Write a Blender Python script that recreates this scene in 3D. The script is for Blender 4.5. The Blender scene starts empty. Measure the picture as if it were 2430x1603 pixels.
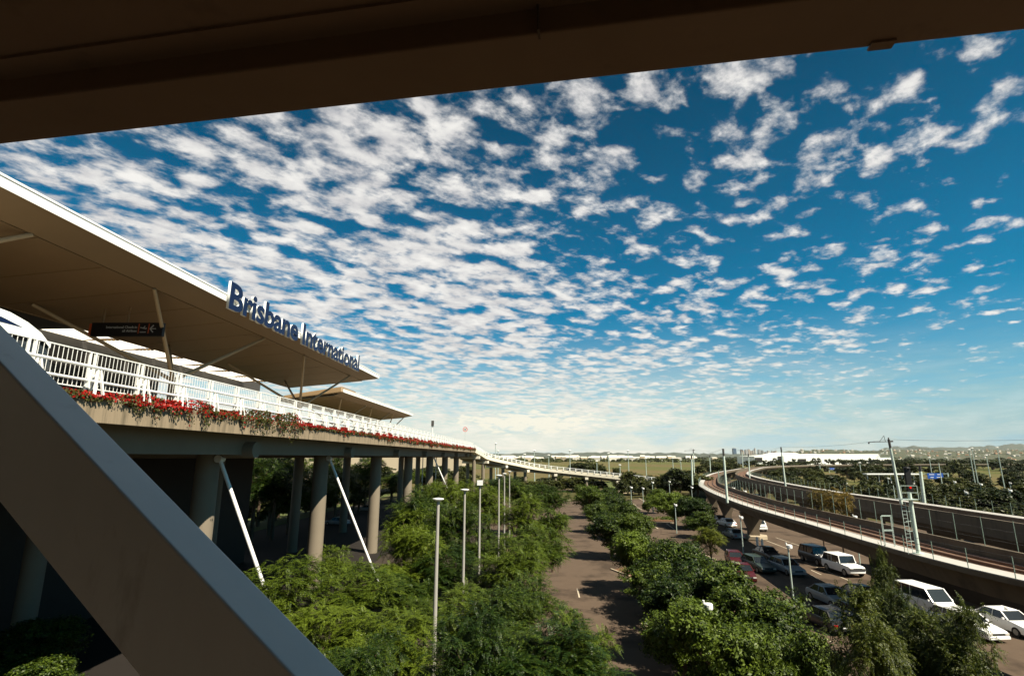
import bpy, math, random
import numpy as np
from mathutils import Vector, Matrix
R = math.radians
sc = bpy.context.scene
# ------------------------------------------------------------------ camera
F = 1280.0; CX, CY = 1215.0, 801.5; PITCH = math.atan(282.5 / F)
CAM = Vector((0, 0, 12.0))
cd = bpy.data.cameras.new('camera'); cam = bpy.data.objects.new('camera', cd)
sc.collection.objects.link(cam); sc.camera = cam
cd.sensor_width = 36; cd.lens = F / 2430 * 36; cd.clip_start = 0.05; cd.clip_end = 60000
cam.location = CAM; cam.rotation_euler = (R(90) + PITCH, 0, 0)
# ------------------------------------------------------------------ sun
SUN = Vector((.80, -.60, 0)).normalized(); EL = R(51)
S = Vector((SUN.x * math.cos(EL), SUN.y * math.cos(EL), math.sin(EL)))
sd = bpy.data.lights.new('sun', 'SUN'); sun = bpy.data.objects.new('sun', sd)
sc.collection.objects.link(sun); sd.energy = 5.0; sd.angle = R(.5); sd.color = (1, .91, .74)
sun.rotation_euler = S.to_track_quat('Z', 'Y').to_euler()
# ------------------------------------------------------------------ node helper
class NT:
    def __init__(s, tree): s.t = tree; s.n = tree.nodes; s.n.clear()
    def a(s, typ, ins=None, **kw):
        n = s.n.new(typ)
        for k, v in kw.items(): setattr(n, k, v)
        for k, v in (ins or {}).items():
            sk = n.inputs[k]
            if isinstance(v, bpy.types.NodeSocket): s.t.links.new(v, sk)
            else: sk.default_value = v
        return n
    def m(s, op, *v):
        n = s.n.new('ShaderNodeMath'); n.operation = op
        for i, x in enumerate(v):
            if isinstance(x, bpy.types.NodeSocket): s.t.links.new(x, n.inputs[i])
            else: n.inputs[i].default_value = x
        return n.outputs[0]
    def mix(s, f, c1, c2, mode='MIX'):
        n = s.n.new('ShaderNodeMix'); n.data_type = 'RGBA'; n.blend_type = mode
        for sk, x in ((n.inputs[0], f), (n.inputs[6], c1), (n.inputs[7], c2)):
            if isinstance(x, bpy.types.NodeSocket): s.t.links.new(x, sk)
            else: sk.default_value = (*x, 1) if isinstance(x, tuple) and len(x) == 3 else x
        return n.outputs[2]
    def ramp(s, f, pts):
        n = s.n.new('ShaderNodeValToRGB'); s.t.links.new(f, n.inputs[0]); e = n.color_ramp.elements
        while len(e) < len(pts): e.new(.5)
        for i, (p, c) in enumerate(pts):
            e[i].position = p; e[i].color = (*c, 1) if isinstance(c, tuple) else (c, c, c, 1)
        return n.outputs[0]
    def noise(s, vec, scale, det=4, rough=.55, dist=0.0, dim='3D'):
        n = s.a('ShaderNodeTexNoise', {'Scale': scale, 'Detail': det, 'Roughness': rough, 'Distortion': dist}, noise_dimensions=dim)
        if vec is not None: s.t.links.new(vec, n.inputs['Vector'])
        return n.outputs[0]
HAZE_DENSITY = 1.6e-5
# ------------------------------------------------------------------ world: sky with altocumulus
w = bpy.data.worlds.new('World'); sc.world = w; w.use_nodes = True
N = NT(w.node_tree)
sky = N.a('ShaderNodeTexSky', sky_type='NISHITA', sun_disc=False, sun_elevation=EL,
          sun_rotation=math.atan2(SUN.x, SUN.y), altitude=0, air_density=1.0, dust_density=.6, ozone_density=3.0)
tc = N.a('ShaderNodeTexCoord').outputs['Generated']
sp = N.a('ShaderNodeSeparateXYZ', {0: tc}); dx, dy, dz = sp.outputs
zc = N.m('MAXIMUM', dz, .012)
# cloud layer seen in perspective: direction / (height of direction + curvature term)
zz = N.m('ADD', zc, .085)
u = N.m('DIVIDE', dx, zz); v = N.m('DIVIDE', dy, zz)
ca, sa = math.cos(R(43)), math.sin(R(43))
uu = N.m('ADD', N.m('MULTIPLY', u, ca), N.m('MULTIPLY', v, sa))
vv = N.m('SUBTRACT', N.m('MULTIPLY', v, ca), N.m('MULTIPLY', u, sa))
pv = N.a('ShaderNodeCombineXYZ', {0: N.m('MULTIPLY', uu, 1.0), 1: N.m('MULTIPLY', vv, 1.0), 2: 3.7}).outputs[0]
pa = N.a('ShaderNodeCombineXYZ', {0: N.m('MULTIPLY', uu, .90), 1: N.m('MULTIPLY', vv, 1.12), 2: 1.7}).outputs[0]
puff = N.noise(pa, 9.2, 5, .56, .15)
fine = N.noise(pa, 32, 4, .6, .2)
big = N.noise(pv, 1.3, 2, .5)
vor = N.a('ShaderNodeTexVoronoi', {'Vector': pa, 'Scale': 8.4, 'Randomness': 1.0, 'Smoothness': .6}, feature='SMOOTH_F1').outputs[0]
# denser to the left and ahead, thinning to the right and overhead, clear behind
cov = N.m('ADD', N.m('MULTIPLY', u, -.078), N.m('ADD', N.m('MULTIPLY', N.m('MAXIMUM', v, 0.0), .045), N.m('MULTIPLY', N.m('MINIMUM', v, 0.0), .5)))
cov = N.m('ADD', N.m('MAXIMUM', N.m('MINIMUM', cov, .16), -.35), N.m('MULTIPLY', N.m('SUBTRACT', big, .5), .44))
dens = N.m('ADD', N.m('ADD', N.m('MULTIPLY', puff, 1.0), N.m('MULTIPLY', N.m('SUBTRACT', fine, .5), .26)), cov)
dens = N.m('SUBTRACT', dens, N.m('MULTIPLY', N.m('SUBTRACT', vor, .35), .40))
al = N.a('ShaderNodeMapRange', {0: dens, 1: .425, 2: .71, 3: 0.0, 4: 1.0}, interpolation_type='SMOOTHSTEP').outputs[0]
al = N.m('MULTIPLY', al, .97)
skyc = N.mix(1.0, N.a('ShaderNodeVectorMath', {0: sky.outputs[0], 3: .050}, operation='SCALE').outputs[0], (.016, .44, .53), 'MULTIPLY')
cl = N.mix(N.ramp(puff, [(.42, 0.0), (.72, 1.0)]), (.27, .268, .272), (.43, .42, .40))
lift = N.a('ShaderNodeMapRange', {0: dz, 1: .08, 2: .60, 3: 1.85, 4: .80}).outputs[0]
skyc = N.a('ShaderNodeVectorMath', {0: skyc, 3: lift}, operation='SCALE').outputs[0]
col = N.mix(al, skyc, cl)
# pale band of distant stratus and cumulus at the horizon
hz = N.a('ShaderNodeMapRange', {0: dz, 1: .0, 2: .27, 3: 1.0, 4: 0.0}, interpolation_type='SMOOTHSTEP').outputs[0]
hp = N.a('ShaderNodeCombineXYZ', {0: N.m('MULTIPLY', N.m('ARCTAN2', dx, dy), 7.0), 1: N.m('MULTIPLY', dz, 34.0), 2: 0.4}).outputs[0]
hn = N.noise(hp, 1.5, 5, .6, .3)
hcol = N.ramp(hn, [(.34, (.27, .345, .355)), (.50, (.355, .375, .335)), (.66, (.43, .42, .37))])
lr = N.a('ShaderNodeMapRange', {0: dx, 1: .22, 2: .85, 3: 1.06, 4: .45}).outputs[0]
col = N.mix(N.m('MULTIPLY', N.m('POWER', hz, 1.35), .97), col, N.mix(1.0, hcol, N.a('ShaderNodeCombineXYZ', {0: lr, 1: N.m('POWER', lr, .6), 2: N.m('POWER', lr, .35)}).outputs[0], 'MULTIPLY'))
# a bank of low cumulus ahead
c1 = N.noise(hp, 5.5, 5, .6, .1)
cb = N.m('MULTIPLY', N.a('ShaderNodeMapRange', {0: N.m('ABSOLUTE', N.m('SUBTRACT', N.m('ARCTAN2', dx, dy), .03)), 1: .05, 2: .17, 3: .31, 4: .0}).outputs[0],
         N.a('ShaderNodeMapRange', {0: N.m('ABSOLUTE', N.m('SUBTRACT', dz, .062)), 1: .006, 2: .030, 3: 1.0, 4: 0.0}).outputs[0])
ca_ = N.a('ShaderNodeMapRange', {0: N.m('ADD', c1, cb), 1: .64, 2: .74, 3: 0.0, 4: .9}, interpolation_type='SMOOTHSTEP').outputs[0]
col = N.mix(N.m('MULTIPLY', ca_, N.m('GREATER_THAN', cb, .001)), col, (.45, .43, .36))
bg = N.a('ShaderNodeBackground', {0: col, 1: 1.0})
# the sky node itself is scaled to 0.05 above, inside the recommended range; the clouds are lit to daylight
N.a('ShaderNodeOutputWorld', {0: bg.outputs[0]})
vs = sc.view_settings; vs.view_transform = 'Standard'; vs.look = 'None'; vs.exposure = 1.15; vs.gamma = 1.0; vs.use_curve_mapping = False
sc.render.engine = 'CYCLES'; sc.cycles.use_denoising = True; sc.cycles.max_bounces = 6
sc.cycles.diffuse_bounces = 3; sc.cycles.transparent_max_bounces = 8; sc.cycles.volume_bounces = 0
# ------------------------------------------------------------------ pixel <-> world helpers
RT = Vector((1, 0, 0)); FW = Vector((0, math.cos(PITCH), math.sin(PITCH))); UP = Vector((0, -math.sin(PITCH), math.cos(PITCH)))
def ray(u, v): return RT * ((u - CX) / F) + UP * ((CY - v) / F) + FW
def G(u, v, z=0.0):
    d = ray(u, v); t = (z - CAM.z) / d.z; return CAM + d * t
def P(u, v, depth): return CAM + ray(u, v) * depth
A = math.atan(52 / F * math.cos(PITCH)); DV = Vector((math.sin(A), math.cos(A), 0)); LV = Vector((-math.cos(A), math.sin(A), 0))
def V(L, D, z): return DV * D + LV * L + Vector((0, 0, CAM.z + z))      # terminal frame: L left of, D along, z relative to the camera
# ------------------------------------------------------------------ materials
MATS = {}
def mat(name, c, rough=.75, var=.12, vs_=1.5, bump=0.0, bs=20, metal=0.0, c2=None, f2=(.45, .6), s2=3, stretch=None, spec=.3, coords='Object'):
    if name in MATS: return MATS[name]
    m = bpy.data.materials.new(name); m.use_nodes = True; n = NT(m.node_tree)
    vec = n.a('ShaderNodeTexCoord').outputs[coords] if coords != 'World' else n.a('ShaderNodeNewGeometry').outputs['Position']
    if stretch: vec = n.a('ShaderNodeVectorMath', {0: vec, 1: stretch}, operation='MULTIPLY').outputs[0]
    base = (*c, 1)
    cc = n.mix(n.noise(vec, vs_, 5, .6), tuple(x * (1 - var) for x in c), tuple(min(1, x * (1 + var)) for x in c))
    if c2: cc = n.mix(n.ramp(n.noise(vec, s2, 5, .65), [(f2[0], 0.0), (f2[1], 1.0)]), cc, c2)
    b = n.a('ShaderNodeBsdfPrincipled', {'Base Color': cc, 'Roughness': rough, 'Metallic': metal, 'Specular IOR Level': spec})
    if bump: n.t.links.new(n.a('ShaderNodeBump', {'Strength': bump, 'Height': n.noise(vec, bs, 4, .6)}).outputs[0], b.inputs['Normal'])
    n.a('ShaderNodeOutputMaterial', {0: b.outputs[0]}); MATS[name] = m; return m
def leafmat(name, c1, c2, trans=.30, rough=.5):
    if name in MATS: return MATS[name]
    m = bpy.data.materials.new(name); m.use_nodes = True; n = NT(m.node_tree)
    g = n.a('ShaderNodeNewGeometry'); oi = n.a('ShaderNodeObjectInfo').outputs['Random']
    f = n.m('ADD', n.m('MULTIPLY', g.outputs['Random Per Island'], .45), n.m('MULTIPLY', n.noise(n.a('ShaderNodeTexCoord').outputs['Object'], .9, 2), .55))
    f = n.m('ADD', f, n.m('MULTIPLY', n.m('SUBTRACT', oi, .5), .55))
    cc = n.mix(n.ramp(f, [(.25, 0.0), (.75, 1.0)]), c1, c2)
    d = n.a('ShaderNodeBsdfPrincipled', {'Base Color': cc, 'Roughness': rough, 'Specular IOR Level': .25})
    t = n.a('ShaderNodeBsdfTranslucent', {0: cc})
    n.a('ShaderNodeOutputMaterial', {0: n.a('ShaderNodeMixShader', {0: trans, 1: d.outputs[0], 2: t.outputs[0]}).outputs[0]})
    MATS[name] = m; return m
# ------------------------------------------------------------------ mesh builder
def link(o, parent=None):
    sc.collection.objects.link(o)
    if parent is not None: o.parent = parent
    return o
def tag(o, label=None, cat=None, group=None, kind=None):
    if label: o['label'] = label
    if cat: o['category'] = cat
    if group: o['group'] = group
    if kind: o['kind'] = kind
    return o
def thing(name, label, cat, loc=(0, 0, 0), rz=0.0, group=None):
    o = bpy.data.objects.new(name, None); o.empty_display_size = .2; link(o); o.location = loc; o.rotation_euler = (0, 0, rz)
    return tag(o, label, cat, group)
class MB:
    def __init__(s): s.v = []; s.f = []
    def add(s, vs, fs):
        k = len(s.v); s.v += [tuple(x) for x in vs]; s.f += [tuple(i + k for i in f) for f in fs]; return s
    def hexa(s, p):       # 8 points: bottom 0-3, top 4-7
        return s.add(p, [(0, 3, 2, 1), (4, 5, 6, 7), (0, 1, 5, 4), (1, 2, 6, 5), (2, 3, 7, 6), (3, 0, 4, 7)])
    def box(s, c, size, rz=0.0):
        hx, hy, hz = size[0] / 2, size[1] / 2, size[2] / 2; co, si = math.cos(rz), math.sin(rz)
        return s.hexa([(c[0] + x * co - y * si, c[1] + x * si + y * co, c[2] + z) for z in (-hz, hz) for x, y in ((-hx, -hy), (hx, -hy), (hx, hy), (-hx, hy))])
    def bar(s, a, b, w_, h_=None, up=Vector((0, 0, 1))):
        a, b = Vector(a), Vector(b); d = (b - a).normalized(); h_ = h_ or w_
        if abs(d.dot(up)) > .98: up = Vector((1, 0, 0))
        x = d.cross(up).normalized() * w_ / 2; y = x.cross(d).normalized() * h_ / 2
        return s.hexa([a - x - y, a + x - y, a + x + y, a - x + y, b - x - y, b + x - y, b + x + y, b - x + y])
    def tube(s, a, b, r0, r1=None, n=10, caps=True):
        a, b = Vector(a), Vector(b); d = (b - a).normalized(); r1 = r0 if r1 is None else r1
        x = d.orthogonal().normalized(); y = d.cross(x)
        vs = [p + (x * math.cos(t) + y * math.sin(t)) * r for p, r in ((a, r0), (b, r1)) for t in [2 * math.pi * i / n for i in range(n)]]
        fs = [(i, (i + 1) % n, (i + 1) % n + n, i + n) for i in range(n)]
        if caps: fs += [tuple(range(n))[::-1], tuple(range(n, 2 * n))]
        return s.add(vs, fs)
    def lathe(s, c, prof, n=16):   # prof: (r, z)
        vs = [(c[0] + r * math.cos(2 * math.pi * i / n), c[1] + r * math.sin(2 * math.pi * i / n), c[2] + z) for r, z in prof for i in range(n)]
        fs = [(j * n + i, j * n + (i + 1) % n, (j + 1) * n + (i + 1) % n, (j + 1) * n + i) for j in range(len(prof) - 1) for i in range(n)]
        fs += [tuple(range(n))[::-1], tuple((len(prof) - 1) * n + i for i in range(n))]
        return s.add(vs, fs)
    def sweep(s, path, prof, closed=True):  # path: points; prof: (offset to the right, dz)
        m = len(prof); vs = []
        for i, p in enumerate(path):
            a = path[max(0, i - 1)]; b = path[min(len(path) - 1, i + 1)]
            d = Vector((b[0] - a[0], b[1] - a[1], 0)).normalized(); r = Vector((d.y, -d.x, 0))
            vs += [(p[0] + r.x * o, p[1] + r.y * o, p[2] + z) for o, z in prof]
        fs = [(i * m + j, (i + 1) * m + j, (i + 1) * m + (j + 1) % m, i * m + (j + 1) % m) for i in range(len(path) - 1) for j in range(m if closed else m - 1)]
        if closed: fs += [tuple(range(m))[::-1], tuple((len(path) - 1) * m + j for j in range(m))]
        return s.add(vs, fs)
    def build(s, name, m, parent=None, smooth=False, rel=True):
        me = bpy.data.meshes.new(name); o = bpy.data.objects.new(name, me)
        off = Vector(parent.location) if (parent is not None and rel) else Vector((0, 0, 0))
        if parent is not None and rel and parent.parent is not None: off += Vector(parent.parent.location)
        me.from_pydata([(x - off.x, y - off.y, z - off.z) for x, y, z in s.v], [], s.f)
        if m: me.materials.append(m)
        me.validate()
        import bmesh
        if len(s.f) < 60000:
            bm = bmesh.new(); bm.from_mesh(me); bmesh.ops.recalc_face_normals(bm, faces=bm.faces); bm.to_mesh(me); bm.free()
        if smooth:
            me.polygons.foreach_set('use_smooth', [True] * len(me.polygons))
            try: me.set_sharp_from_angle(angle=R(40))
            except Exception: pass
        return link(o, parent)
def bevel(o, w_=.03, seg=2):
    b = o.modifiers.new('bevel', 'BEVEL'); b.width = w_; b.segments = seg; b.limit_method = 'ANGLE'; return o
def struct(o): return tag(o, kind='structure')
def catmull(pts, n=8):
    out = []; q = [Vector(p) for p in pts]; q = [q[0] * 2 - q[1]] + q + [q[-1] * 2 - q[-2]]
    for i in range(1, len(q) - 2):
        for k in range(n):
            t = k / n; a, b, c, d = q[i - 1:i + 3]
            out.append(.5 * ((2 * b) + (c - a) * t + (2 * a - 5 * b + 4 * c - d) * t * t + (3 * b - a - 3 * c + d) * t ** 3))
    return out + [q[-2]]
def walk(path, step, start=0.0):           # evenly spaced (point, direction) along a path
    out = []; acc = start
    for a, b in zip(path, path[1:]):
        L = (b - a).length; d = (b - a) / max(L, 1e-6)
        while acc <= L:
            if acc >= 0: out.append((a + d * acc, d))
            acc += step
        acc -= L
    return out
def copy_thing(o, loc, rz, label=None, group=None, scale=None):
    c = o.copy(); sc.collection.objects.link(c); c.location = loc; c.rotation_euler = (0, 0, rz)
    if scale: c.scale = scale if hasattr(scale, '__len__') else (scale,) * 3
    if label: c['label'] = label
    if group: c['group'] = group
    for ch in o.children:
        d = ch.copy(); sc.collection.objects.link(d); d.parent = c
        for g in ch.children:
            e = g.copy(); sc.collection.objects.link(e); e.parent = d
    return c
def obj_text(body, size, depth, material, loc, rot, parent, name, offset=0.0, align='LEFT'):
    cu = bpy.data.curves.new(name, 'FONT'); cu.body = body; cu.size = size; cu.extrude = depth / 2; cu.offset = offset; cu.align_x = align; cu.resolution_u = 3
    o = bpy.data.objects.new(name, cu); sc.collection.objects.link(o)
    bpy.context.view_layer.update(); dg = bpy.context.evaluated_depsgraph_get()
    me = bpy.data.meshes.new_from_object(o.evaluated_get(dg)); bpy.data.objects.remove(o)
    o = bpy.data.objects.new(name, me); me.materials.clear()
    for mm in (material if isinstance(material, list) else [material]): me.materials.append(mm)
    link(o, parent); o.location = loc; o.rotation_euler = rot
    return o
# ------------------------------------------------------------------ shared materials
CONC = mat('concrete', (.18, .15, .11), .85, .15, .8, .15, 30, c2=(.20, .18, .14), f2=(.52, .72), s2=1.2)
CONC_D = mat('column concrete', (.18, .15, .11), .85, .12, .8, .1, 30)
WALLC = mat('parapet concrete', (.25, .195, .13), .9, .14, .6, .15, 25, c2=(.085, .07, .045), f2=(.47, .74), s2=1.5, stretch=(1.5, 1.5, .16), coords='World')
WHITE = mat('white paint', (.74, .74, .71), .4, .03, 3)
WHITE_W = mat('weathered white', (.72, .72, .70), .5, .08, 2)
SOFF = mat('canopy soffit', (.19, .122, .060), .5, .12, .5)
BEIGE = mat('walkway steel paint', (.60, .61, .58), .42, .12, 2.5, .06, 70, c2=(.40, .39, .35), f2=(.60, .80), s2=4, stretch=(1, 1, .4))
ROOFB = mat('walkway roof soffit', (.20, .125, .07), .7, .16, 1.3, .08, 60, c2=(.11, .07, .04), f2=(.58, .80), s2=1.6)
DARK = mat('dark interior', (.02, .017, .014), .6, .2, 1)
DKGLS = mat('dark glass', (.02, .025, .028), .12, .2, 1, spec=.6)
GALV = mat('galvanised steel', (.42, .50, .45), .5, .1, 3, metal=.25)
STEELD = mat('dark steel', (.06, .055, .05), .5, .2, 3)
SEAM = mat('seam', (.10, .07, .045), .8, .1, 2)
# ------------------------------------------------------------------ walkway we stand on: roof with edge beam, diagonal brace, floor
e0 = P(0, 343, 3.9); e1 = P(2430, 72, 3.9)
zr = CAM.z + 2.2
a0 = G(0, 343, zr); a1 = G(2430, 72, zr); ed = (a1 - a0).normalized(); nb = Vector((ed.y, -ed.x, 0))
if nb.y > 0: nb = -nb
E0 = a0 - ed * 7; E1 = a1 + ed * 7
wk = thing('walkway_roof', 'brown shaded roof with an edge beam hanging over the elevated walkway', 'roof', (0, 0, zr))
mb = MB()
def prism(mb, p0, p1, o1, z1, o2, z2):   # strip between offsets o1..o2 behind the edge
    q = [p0 + nb * o1, p1 + nb * o1, p1 + nb * o2, p0 + nb * o2]
    mb.hexa([(x.x, x.y, zr + z1) for x in q] + [(x.x, x.y, zr + z2) for x in q])
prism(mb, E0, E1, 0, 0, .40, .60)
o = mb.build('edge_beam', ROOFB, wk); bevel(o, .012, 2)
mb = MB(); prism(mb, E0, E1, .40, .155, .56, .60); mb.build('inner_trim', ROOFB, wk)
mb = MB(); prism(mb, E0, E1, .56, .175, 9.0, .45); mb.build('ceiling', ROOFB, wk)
mb = MB()
jm = G(1278, 60, zr + .1); t = (jm - E0).dot(ed)
prism(mb, E0 + ed * t, E0 + ed * (t + .012), .36, -.003, .43, .2); mb.build('joint', SEAM, wk)
bk = G(2092, 104, zr); t = (bk - E0).dot(ed)
mb = MB(); prism(mb, E0 + ed * (t - .06), E0 + ed * (t + .06), -.012, -.014, .05, -.001); mb.build('clip', ROOFB, wk)
fl = MB(); flo = thing('walkway_floor', 'concrete floor slab of the elevated walkway below the view', 'floor slab', (0, 0, 10))
fl.box((2, -3.2, 9.6), (46, 5.2, .4)); fl.build('slab', CONC, flo)
fl = MB(); fl.box((2, -5.7, 12.1), (46, .2, 5.2)); fl.build('sky_block_wall', ROOFB, flo)  # unseen wall, made full height to keep sky light off the brace
# diagonal box brace
camv = lambda x, y, z: RT * x + UP * y + FW * z
dd = camv(-1900 - CX, CY + 1170, F).normalized()
M0 = P(367, 1250, 2.45)
hx = dd.cross(Vector((0, 0, 1))).normalized()
if hx.y < 0: hx = -hx
dn = dd.cross(hx).normalized()
if dn.z > 0: dn = -dn
def proj(p):
    q = p - CAM; z = q.dot(FW); return CX + F * q.dot(RT) / z, CY - F * q.dot(UP) / z
def solve(vec, f):
    lo, hi = 0.0, 2.0
    for _ in range(50):
        mi = (lo + hi) / 2; x, y = proj(M0 + vec * mi)
        if f(x, y) > 0: hi = mi
        else: lo = mi
    return lo
tw = dict(a=solve(hx, lambda x, y: (765 + 1.022 * x) - y), b=solve(dn, lambda x, y: y - (1190 + 1.263 * x)))
br = thing('diagonal_brace', 'large square steel brace crossing the lower left, grey on top and brown on its side', 'steel brace', tuple(M0))
mb = MB(); pts = []
for p in (M0 - dd * 3.2, M0 + dd * 6.0):
    pts += [p, p + hx * tw['a'], p + hx * tw['a'] + dn * tw['b'], p + dn * tw['b']]
mb.hexa(pts); o = mb.build('box_section', BEIGE, br); bevel(o, .012, 3)
print('brace', tw)
# ------------------------------------------------------------------ terminal road viaduct
D0, D1 = -14.0, 159.0
KT, KB = 2.34, 1.30          # kerb top / wall bottom relative to the camera
LW = 17.0
def fbox(mb, L0, L1, Da, Db, z0, z1):
    mb.hexa([V(L, D, z) for z in (z0, z1) for L, D in ((L0, Da), (L0, Db), (L1, Db), (L1, Da))]); return mb
via = thing('road_viaduct', 'elevated concrete terminal road with a stained parapet on rows of round columns', 'viaduct', tuple(V(LW, 0, -12)))
mb = MB(); nP = 14; 
D_ = D0
while D_ < D1 - .1:
    D2 = min(D_ + 9.5, D1); fbox(mb, LW, LW + .28, D_ + .015, D2 - .015, KB, KT); D_ = D2
o = mb.build('parapet', WALLC, via); bevel(o, .02)
mb = MB(); fbox(mb, LW + .28, 34, D0, D1, KB + .25, KB + .6); mb.build('deck_slab', CONC, via)
mb = MB(); fbox(mb, LW + 1.6, LW + 2.5, D0, D1, .15, KB + .25); fbox(mb, LW + 15.2, LW + 16.2, D0, D1, .15, KB + .25); mb.build('edge_girder', CONC_D, via)
mb = MB()
for k in range(8): fbox(mb, LW + 3.8 + k * 1.5, LW + 4.3 + k * 1.5, D0, D1, .5, KB + .25)
mb.build('deck_beams', CONC_D, via)
CD = [15.9 + 19.0 * k for k in range(8)]
for k, D_ in enumerate(CD):
    if D_ > 156: break
    mb = MB(); a = V(LW + .9, D_, .45); b = V(33.5, D_, .45); mb.tube(a, b, .52, n=16); mb.build('crosshead', CONC_D, via, True)
    mb = MB(); p = V(LW + 4.0, D_, -12); q = V(LW + 4.0, D_, .2); mb.tube(p, q, .74, .70, n=24); mb.build('column', CONC_D, via, True)
    mb = MB(); p = V(LW + 14.4, D_ , -12); q = V(LW + 14.4, D_ , .2); mb.tube(p, q, .62, .62, n=20); mb.build('column', CONC_D, via, True)
    if 0 < k < 3 or k == 5:
        mb = MB(); p = V(LW + 3.15, D_ - .2, -.1); q = V(LW - 2.6, D_ - .2, -12); mb.tube(p, q, .12, .12, n=12)
        mb.tube(p - DV * .25, p + DV * .3, .24, n=12); mb.build('raking_prop', WHITE_W, via, True)
# railing
rail = thing('viaduct_guard_rail', 'white steel guard rail with A-shaped posts and thin balusters along the road viaduct', 'guard rail', tuple(V(LW, 0, KT)))
mb = MB(); mb.tube(V(LW + .1, D0, 3.42), V(LW + .1, D1, 3.42), .06, n=8); mb.build('top_rail', WHITE, rail, True)
mb = MB(); mb.tube(V(LW + .1, D0, 2.88), V(LW + .1, D1, 2.88), .055, n=8); mb.build('lower_rail', WHITE, rail, True)
mb = MB(); fbox(mb, LW + .42, LW + .47, D0, D1, 4.03, 4.07); fbox(mb, LW + .42, LW + .47, D0, D1, 2.62, 2.66); mb.build('fence_rail', WHITE, rail)
mb = MB()
D_ = D0
while D_ < D1:
    fbox(mb, LW + .437, LW + .453, D_, D_ + .015, 2.66, 4.03); D_ += .205 if D_ < 90 else .41
mb.build('balusters', WHITE, rail)
posts = []; D_ = 9.6 - 2.66 * 8
while D_ < D1 - 1:
    mb = MB()
    for s_ in (0, .26):
        fbox(mb, LW + .40, LW + .50, D_ + s_, D_ + s_ + .05, 2.34, 4.06)
    # A-shaped bracket carrying the thick rail: two splayed plates
    for s_ in (-.17, .17):
        c = D_ + .16
        a = V(LW + .12, c + s_ * .35, 3.40); b = V(LW - .03, c + s_ * 1.25, 2.36)
        mb.bar(a, b, .085, .07, up=DV)
    fbox(mb, LW + .02, LW + .12, D_ - .34, D_ - .28, 2.6, 3.3); fbox(mb, LW + .02, LW + .12, D_ - .3, D_ - .06, 3.05, 3.12)
    mb.build('post', WHITE, rail); D_ += 2.66
# ------------------------------------------------------------------ ramp down at the far end
rp = catmull([V(LW - .1, 159.05, 1.3), V(16.2, 168, .5), V(14.0, 178, -1.0), V(6, 189, -2.9), Vector((10, 196, CAM.z - 4.6)), Vector((24, 197, CAM.z - 6.2)), Vector((37, 196, CAM.z - 7.6)), Vector((50, 194, CAM.z - 9.0))], 8)
ramp = thing('exit_ramp', 'pale curved ramp descending from the far end of the road viaduct', 'ramp', tuple(rp[0]))
MB().sweep(rp, [(0, 0), (0, 1.0), (-.25, 1.0), (-.25, .35), (-8, .35), (-8, 1.0), (-8.3, 1.0), (-8.3, 0)]).build('deck', mat('ramp concrete', (.62, .57, .46), .85, .08, 1), ramp)
MB().sweep(rp, [(-1.2, -.9), (-1.2, 0), (-7, 0), (-7, -.9)]).build('girder', CONC_D, ramp)
mb = MB(); mb.sweep(rp, [(-.05, 1.95), (-.05, 2.1), (-.2, 2.1), (-.2, 1.95)]); mb.sweep(rp, [(-.05, 1.45), (-.05, 1.55), (-.2, 1.55), (-.2, 1.45)]); mb.build('rail', WHITE, ramp)
for p, d in walk(rp, 2.2, 0):
    mb = MB(); mb.box((p.x, p.y, p.z + 1.5), (.28, .28, 1.1), math.atan2(d.y, d.x)); mb.build('post', WHITE, ramp)
for p, d in walk(rp, 11, 6):
    r = Vector((d.y, -d.x, 0)).normalized(); 
    a = p + r * .35; b = p - r * 8.6
    mb = MB(); mb.bar((a.x, a.y, p.z - .9), (b.x, b.y, p.z - .9), 1.1, .8); mb.build('crosshead', MATS['ramp concrete'], ramp)
    for s_ in (1.4, 6.8):
        c = p - r * s_; mb = MB(); mb.tube((c.x, c.y, 0), (c.x, c.y, p.z - 1.2), .55, n=16); mb.build('column', CONC_D, ramp, True)
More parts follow.
